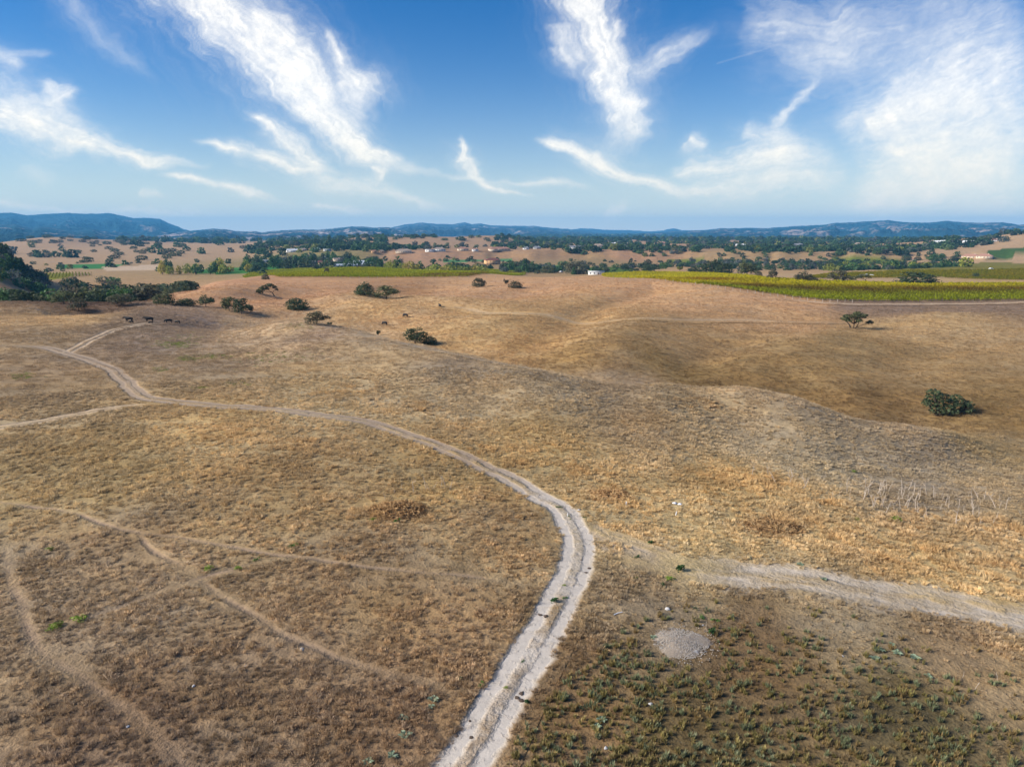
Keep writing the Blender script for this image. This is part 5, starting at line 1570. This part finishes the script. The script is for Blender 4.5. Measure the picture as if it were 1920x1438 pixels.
# green flushes far off on the slope
FL = inst_mat('green_flush', (1, 1, 1))
fp = [proto_obj('flush_tuft', *blades(26, .2, .5, .03, np.random.default_rng(k), .6), [FL]) for k in range(3)]
fx, fy = [], []
for px, py, a, b, cnt in ((330,645,22,3,150),(350,633,30,4,60),(350,672,12,3,80),(300,693,6,2,30),(385,728,8,3,40),(440,720,14,3,40),(400,668,16,3,60),(510,670,40,8,120),(40,705,12,3,40),(560,610,20,3,50)):
    q = [(rnd.gauss(px, a), rnd.gauss(py, b)) for _ in range(cnt)]
    g_ = ground([p[0] for p in q], [p[1] for p in q]); fx.append(g_[0]); fy.append(g_[1])
fx = np.concatenate(fx); fy = np.concatenate(fy); nn = len(fx)
scatter('green_grass', 'fresh green grass flushes on the left slope', fp, np.stack([fx, fy, Z(fx, fy)], 1), np.stack([fx * 0, fx * 0, rng.uniform(0, 6, nn)], 1),
        np.repeat(rng.uniform(.6, 1.3, nn)[:, None], 3, 1) * np.array([1, 1, .6]), np.array([(.22, .26, .06)]) * rng.uniform(.7, 1.2, (nn, 1)))
ROS = leaf_mat('mint_rosette', (.20, .26, .16), (.28, .34, .22), scale=5)
def rosette(seed):
    r_ = random.Random(seed); V, Fq = [], []
    for k in range(13):
        a = k * 2.4 + r_.uniform(-.3, .3); l = r_.uniform(.12, .26); w = l * .32; zz = r_.uniform(.02, .10)
        c, s_ = math.cos(a), math.sin(a); i = len(V)
        V += [(.02 * c, .02 * s_, .01), (l * .55 * c - w * s_, l * .55 * s_ + w * c, zz), (l * c, l * s_, zz * .7), (l * .55 * c + w * s_, l * .55 * s_ - w * c, zz)]
        Fq.append((i, i + 3, i + 2, i + 1))
    return mesh_np('rosette_plant', V, Fq, [ROS])
ros = [rosette(k) for k in range(3)]
for px, py, s, lab in ((1650,1219,1.2,'leftmost of the group in the right patch'),(1682,1225,1.1,'in the middle of the right patch group'),(1640,1236,1.2,'lowest left of the right patch group'),(1672,1209,.8,'topmost of the right patch group'),
 (1716,1234,1.2,'right of the right patch group'),(1500,1059,1.0,'on the upper edge of the gravel track'),(1403,1047,1.0,'above the gravel track'),(1224,1195,.9,'at the left foot of the gravel heap'),(1545,1087,1.0,'yellowish, on the gravel track'),
 (812,1312,1.1,'left of the white track at the bottom'),(808,1325,.8,'below another left of the white track'),(755,1348,1.1,'in the brown grass at lower middle'),(760,1380,1.3,'lower of two in the brown grass'),(735,1418,1.1,'near the bottom edge left of the track'),
 (690,1430,1.0,'at the bottom edge left of the track'),(1128,1350,1.0,'left one of two right of the white track'),(1118,1364,1.0,'lower one of two right of the white track'),(1740,1268,.9,'small one toward the right edge')):
    gx, gy, gz, t = g1(px, py)
    o = link('rosette_plant', ros[rnd.randint(0, 2)])
    o.location = (gx, gy, gz + .03); o.scale = (s * 1.3,) * 3; o.rotation_euler = (0, 0, rnd.uniform(0, 6.28))
    tag(o, 'mint green leafy rosette ' + lab, 'plant')

# ------------------------------------------------------------------ dung, stones, white markers
DUNG = plain_mat('dried_dung', (.10, .07, .05), .95, .4, 12.0, .02)
STONE = plain_mat('pale_stone', (.55, .53, .50), .9, .2, 9.0, .02)
WHITE = plain_mat('white_plastic', (.80, .80, .80), .5, .05, 3.0)
def blob(name, seed, flat, mt):
    r_ = random.Random(seed)
    bm = bmesh.new(); bmesh.ops.create_icosphere(bm, subdivisions=2, radius=1)
    for v in bm.verts:
        k = 1 + .22 * math.sin(3 * v.co.x + seed) + .18 * math.sin(4 * v.co.y + seed * 2) + r_.uniform(-.07, .07)
        v.co = Vector((v.co.x * k, v.co.y * k * .8, max(v.co.z, -.3) * flat * (1 + r_.uniform(-.1, .1))))
    me = bpy.data.meshes.new(name); bm.to_mesh(me); bm.free(); me.materials.append(mt)
    return me
pats = [blob('dung_pat', k, .35, DUNG) for k in range(3)]
for px, py, s, lab in ((1105,1066,.13,'right of two in the right rut below the bend'),(1099,1074,.12,'left of two in the right rut below the bend'),(1012,1153,.13,'left one of a pair on the track'),(1023,1156,.17,'right one of a pair on the track'),
 (978,1300,.14,'uppermost of three beside the track crown'),(970,1309,.15,'left of three beside the track crown'),(977,1314,.13,'lowest of three beside the track crown'),(942,1227,.13,'on the left edge of the track'),(855,1380,.10,'low in the left rut'),(884,1383,.10,'low on the track crown'),
 (881,1352,.08,'small, in the left rut'),(1090,1050,.09,'small, in the right rut at the bend'),(1204,1001,.14,'black, on the scuffed earth'),(1487,974,.16,'on the yellow grass mound')):
    gx, gy, gz, t = g1(px, py)
    o = link('dung_pat', pats[rnd.randint(0, 2)]); o.location = (gx, gy, gz + .03); o.scale = (s * 1.4, s * 1.2, s); o.rotation_euler = (0, 0, rnd.uniform(0, 6.28))
    tag(o, 'dried dark dung pat ' + lab, 'dung')
stn = [blob('stone', 20 + k, .6, STONE) for k in range(3)]
for px, py, s, lab in ((566,1217,.18,'pale, beside the branching path at lower left'),(363,1286,.13,'in the brown grass at lower left'),(461,1248,.11,'flat, in the grass below the branching path'),(334,1258,.10,'small, left of the flat one'),(240,1362,.12,'near the worn path at the bottom left'),
 (1304,1222,.18,'white, at the lower right foot of the gravel heap'),(1318,1172,.10,'white, at the upper right of the gravel heap'),(1580,1230,.10,'white, in the spiky patch'),(1252,1142,.22,'grey round, behind the gravel heap'),(1086,956,.20,'grey, at the outer side of the bend'),(1136,1402,.13,'pale, among spiky plants at the bottom'),
 (1220,1320,.14,'bluish, at the left of the spiky patch')):
    gx, gy, gz, t = g1(px, py)
    o = link('stone', stn[rnd.randint(0, 2)]); o.location = (gx, gy, gz + s * .1); o.scale = (s, s * .8, s * .8); o.rotation_euler = (0, 0, rnd.uniform(0, 6.28))
    tag(o, 'stone, ' + lab, 'stone')
pv, pf = tube([(0, 0, -.1), (0, 0, .42)], [.045, .045], 8)
pf = [tuple(q) for q in pf] + [tuple(range(8, 16))]
pm = mesh_np('marker_post', pv, pf, [WHITE])
for px, py, s, lab in ((1174,948,1.0,'upright beside the mound right of the bend'),(1267,966,.9,'below the white slabs'),(1064,968,.7,'leaning, left of the bend')):
    gx, gy, gz, t = g1(px, py)
    o = link('marker_post', pm); o.location = (gx, gy, gz); o.scale = (s, s, s); o.rotation_euler = (rnd.gauss(0, .15), rnd.gauss(0, .15), 0)
    tag(o, 'short white plastic post ' + lab, 'post')
sv2_, sf2_ = box_np(-.2, .2, -.14, .14, -.02, .05)
slab = mesh_np('slab', sv2_ + np.random.default_rng(3).normal(0, .02, sv2_.shape), sf2_, [WHITE])
for px, py, lab in ((1265,945,'left of two lying in the right grass'),(1275,947,'right of two lying in the right grass')):
    gx, gy, gz, t = g1(px, py)
    o = link('concrete_slab', slab); o.location = (gx, gy, gz + .1); o.rotation_euler = (.1, .08, rnd.uniform(0, 3))
    tag(o, 'white slab, ' + lab, 'slab')
kv, kf = tube([(-.35, 0, .05), (0, .03, .07), (.35, 0, .06)], [.03, .035, .03], 6)
gx, gy, gz, t = g1(1159, 1151)
o = link('stick', mesh_np('stick', kv, kf, [WHITE])); o.location = (gx, gy, gz); o.rotation_euler = (0, 0, .5)
tag(o, 'white stick lying right of the track', 'stick')

# ------------------------------------------------------------------ cattle
COWM = plain_mat('black_hide', (.012, .011, .011), .7, .3, 3.0)
def cow_mesh(graze):
    me = bpy.data.meshes.new('cow')
    head = [(1.12, 0, 1.28), (1.38, 0, 1.38), (1.62, 0, 1.30), (1.86, 0, 1.12)] if not graze else [(1.10, 0, 1.12), (1.38, 0, .80), (1.52, 0, .46), (1.66, 0, .20)]
    hr = [(.24, .30), (.17, .22), (.14, .17), (.08, .09)]
    V = [(-.78, 0, 1.18), (-.45, 0, 1.10), (0, 0, 1.05), (.45, 0, 1.08), (.82, 0, 1.16)] + head
    Rr = [(.27, .33), (.36, .40), (.39, .42), (.36, .42), (.31, .38)] + hr
    E = [(i, i + 1) for i in range(8)]
    def leg(root, pts, rad):
        i = root
        for p, r_ in zip(pts, rad):
            V.append(p); Rr.append((r_, r_)); E.append((i, len(V) - 1)); i = len(V) - 1
    for s in (-1, 1):
        leg(4, [(.72, .22 * s, .78), (.74 + .05 * s, .23 * s, .42), (.70 + .08 * s, .23 * s, .06), (.76 + .08 * s, .23 * s, .02)], [.15, .085, .06, .07])
        leg(0, [(-.74, .23 * s, .80), (-.62 - .05 * s, .24 * s, .58), (-.86 - .06 * s, .24 * s, .40), (-.80 - .06 * s, .24 * s, .04), (-.74 - .06 * s, .24 * s, .02)], [.20, .12, .075, .06, .07])
    leg(0, [(-1.04, 0, 1.16), (-1.12, 0, .80), (-1.12, 0, .50)], [.05, .03, .04])
    b = 7 if not graze else 6
    hp = V[b]
    for s in (-1, 1):
        leg(b, [(hp[0] - .03, .24 * s, hp[2] + .10)], [.05])
    me.from_pydata(V, E, [])
    o = bpy.data.objects.new('cow_build', me); col.objects.link(o)
    md = o.modifiers.new('skin', 'SKIN'); md.use_smooth_shade = True
    for k, sv__ in enumerate(me.skin_vertices[0].data):
        sv__.radius = Rr[k]; sv__.use_root = (k == 2)
    sd = o.modifiers.new('sub', 'SUBSURF'); sd.levels = 1; sd.render_levels = 1
    dg = bpy.context.evaluated_depsgraph_get()
    out = bpy.data.meshes.new_from_object(o.evaluated_get(dg))
    bpy.data.objects.remove(o)
    out.materials.clear(); out.materials.append(COWM); out.name = 'cow'
    return out
cow_a, cow_g = cow_mesh(False), cow_mesh(True)
for px, py, mesh_, s, rz, lab in ((243,604,cow_a,1.15,math.pi,'black cow at the left end of the group, head held out left'),(247,606,cow_g,.62,math.pi,'black calf close under the leftmost cow'),
 (281,604,cow_a,1.2,math.pi + .1,'large black cow second from left beside the pale ruts'),(283,607,cow_g,.55,math.pi,'small black calf under the second cow'),
 (317,606,cow_g,1.0,math.pi + .3,'black cow grazing third in the left group'),(334,607,cow_g,.8,math.pi - .3,'smaller black cow at the right end of the left group'),
 (722,610,cow_g,1.05,math.pi * .80,'black cow grazing lowest of three on the golden slope'),(761,595,cow_g,1.1,math.pi * .78,'black cow grazing in the middle of three on the slope'),(825,577,cow_a,1.1,math.pi * .62,'black cow highest of three on the golden slope')):
    gx, gy, gz, t = g1(px, py)
    o = link('cow' if s > .7 else 'calf', mesh_); o.location = (gx, gy, gz - .02); o.scale = (s * .86, s * .86, s * .86); o.rotation_euler = (0, 0, rz)
    tag(o, lab, 'cow' if s > .7 else 'calf')

# ------------------------------------------------------------------ fence posts at the vineyards, trough, vehicles, poles
POST = plain_mat('weathered_post', (.42, .36, .30), .9, .2, 3.0)
fv, ff = tube([(0, 0, -.3), (0, 0, 1.35)], [.07, .06], 6)
ff = [tuple(q) for q in ff] + [tuple(range(6, 12))]
fm = mesh_np('fence_post', fv, ff, [POST])
pts = [(1150 + 14 * k, np.interp(1150 + 14 * k, [1130, 1230, 1330, 1400, 1470, 1540, 1640], [521, 527, 538, 549, 559.5, 567.5, 569])) for k in range(33)]
hx, hy, hz, ht = ground([p[0] for p in pts], [p[1] for p in pts])
for k in range(len(pts)):
    o = link('fence_post', fm); o.location = (hx[k], hy[k], hz[k]); o.rotation_euler = (rnd.gauss(0, .04), rnd.gauss(0, .04), rnd.uniform(0, 6)); o.scale = (1.4, 1.4, 1.15)
    tag(o, nth(k + 1) + ' wooden fence post from left along the right vineyard front', 'fence post', 'posts along the right vineyard')
pts = [(640 + 17 * k, 522.5 - .000 * k) for k in range(20)]
hx, hy, hz, ht = ground([p[0] for p in pts], [p[1] for p in pts])
for k in range(len(pts)):
    o = link('fence_post', fm); o.location = (hx[k], hy[k], hz[k]); o.scale = (1.4, 1.4, 1.15); o.rotation_euler = (0, 0, rnd.uniform(0, 6))
    tag(o, nth(k + 1) + ' wooden fence post from left along the left vineyard front', 'fence post', 'posts along the left vineyard')
CARP = plain_mat('white_paint', (.75, .75, .74), .3, .04, 1.0, 0, .5)
TYRE = plain_mat('tyre_rubber', (.02, .02, .02), .9, .1, 4.0)
bm_ = [(-2.1, .55), (-2.1, .95), (-1.35, 1.05), (-.9, 1.5), (.7, 1.52), (1.25, 1.05), (2.1, .92), (2.15, .5)]
cvv = [(p[0], s * (.85 if p[1] < 1.2 else .68), p[1]) for s in (-1, 1) for p in bm_]
cff = [(i, i + 1, 9 + i, 8 + i) for i in range(7)] + [(7, 0, 8, 15), tuple(range(7, -1, -1)), tuple(range(8, 16))]
car_b = mesh_np('body', cvv, cff, [CARP])
wv, wf = tube([(0, -.12, 0), (0, .12, 0)], [.34, .34], 12)
wf = [tuple(q) for q in wf] + [tuple(range(11, -1, -1)), tuple(range(12, 24))]
car_w = mesh_np('wheel', wv, wf, [TYRE])
gv_, gf_ = box_np(-.5, .6, -.70, .70, 1.14, 1.42)
car_g = mesh_np('window', gv_ * np.array([1, 1.06, 1]), gf_, [GLASS])
for px, py, rz, lab in ((1616,519,.2,'white car leftmost of three parked behind the slanting oak'),(1625,518,.1,'white car in the middle of three behind the slanting oak'),(1634,519,-.2,'white car rightmost of three behind the slanting oak'),(1052,511,.9,'white car on the driveway between the big oaks'),(1858,506,.2,'white van-like car on the far right farm track')):
    gx, gy, gz, t = g1(px, py)
    root = bpy.data.objects.new('parked_car', None); col.objects.link(root); root.location = (gx, gy, gz); root.rotation_euler = (0, 0, rz); root.scale = (1.1, 1.1, 1.1)
    tag(root, lab, 'car')
    link('body', car_b, root); link('window', car_g, root)
    for wx_, wy_ in ((-1.3, -.8), (1.35, -.8), (-1.3, .8), (1.35, .8)):
        q = link('wheel', car_w, root); q.location = (wx_, wy_, .34)
POLEM = plain_mat('utility_pole_wood', (.12, .10, .085), .9, .2, 2.0)
uv_, uf_ = join_np([tube([(0, 0, -.5), (0, 0, 11)], [.17, .12], 6), box_np(-1.3, 1.3, -.07, .07, 9.9, 10.1)])
um = mesh_np('utility_pole', uv_, uf_, [POLEM])
for px, py, lab in ((1192,500,'left of the three along the valley road'),(1232,499,'middle of the three along the valley road'),(1278,496,'right of the three along the valley road')):
    gx, gy, gz, t = g1(px, py)
    o = link('utility_pole', um); o.location = (gx, gy, gz); o.rotation_euler = (0, 0, .5)
    tag(o, 'wooden utility pole, ' + lab, 'utility pole')

# ------------------------------------------------------------------ haze in the air
def make_haze():
    m, nd, lk = new_mat('haze')
    v = nd.new('ShaderNodeVolumePrincipled')
    v.inputs['Color'].default_value = (.15, .55, 1.0, 1)
    v.inputs['Density'].default_value = HAZE_D
    v.inputs['Anisotropy'].default_value = 0.0
    o = nd.new('ShaderNodeOutputMaterial')
    lk.new(v.outputs[0], o.inputs['Volume'])
    h = 17600.0; z0, z1 = -60.0, 362.0
    vs = [(sx * h, sy * h, z) for z in (z0, z1) for sy in (-1, 1) for sx in (-1, 1)]
    fs = [(0, 2, 3, 1), (4, 5, 7, 6), (0, 1, 5, 4), (2, 6, 7, 3), (0, 4, 6, 2), (1, 3, 7, 5)]
    o = link('haze', mesh_np('haze', vs, fs, [m]))
    tag(o, 'thin blue haze over the whole valley', kind='stuff')
HAZE_D = 6.8e-5
make_haze()
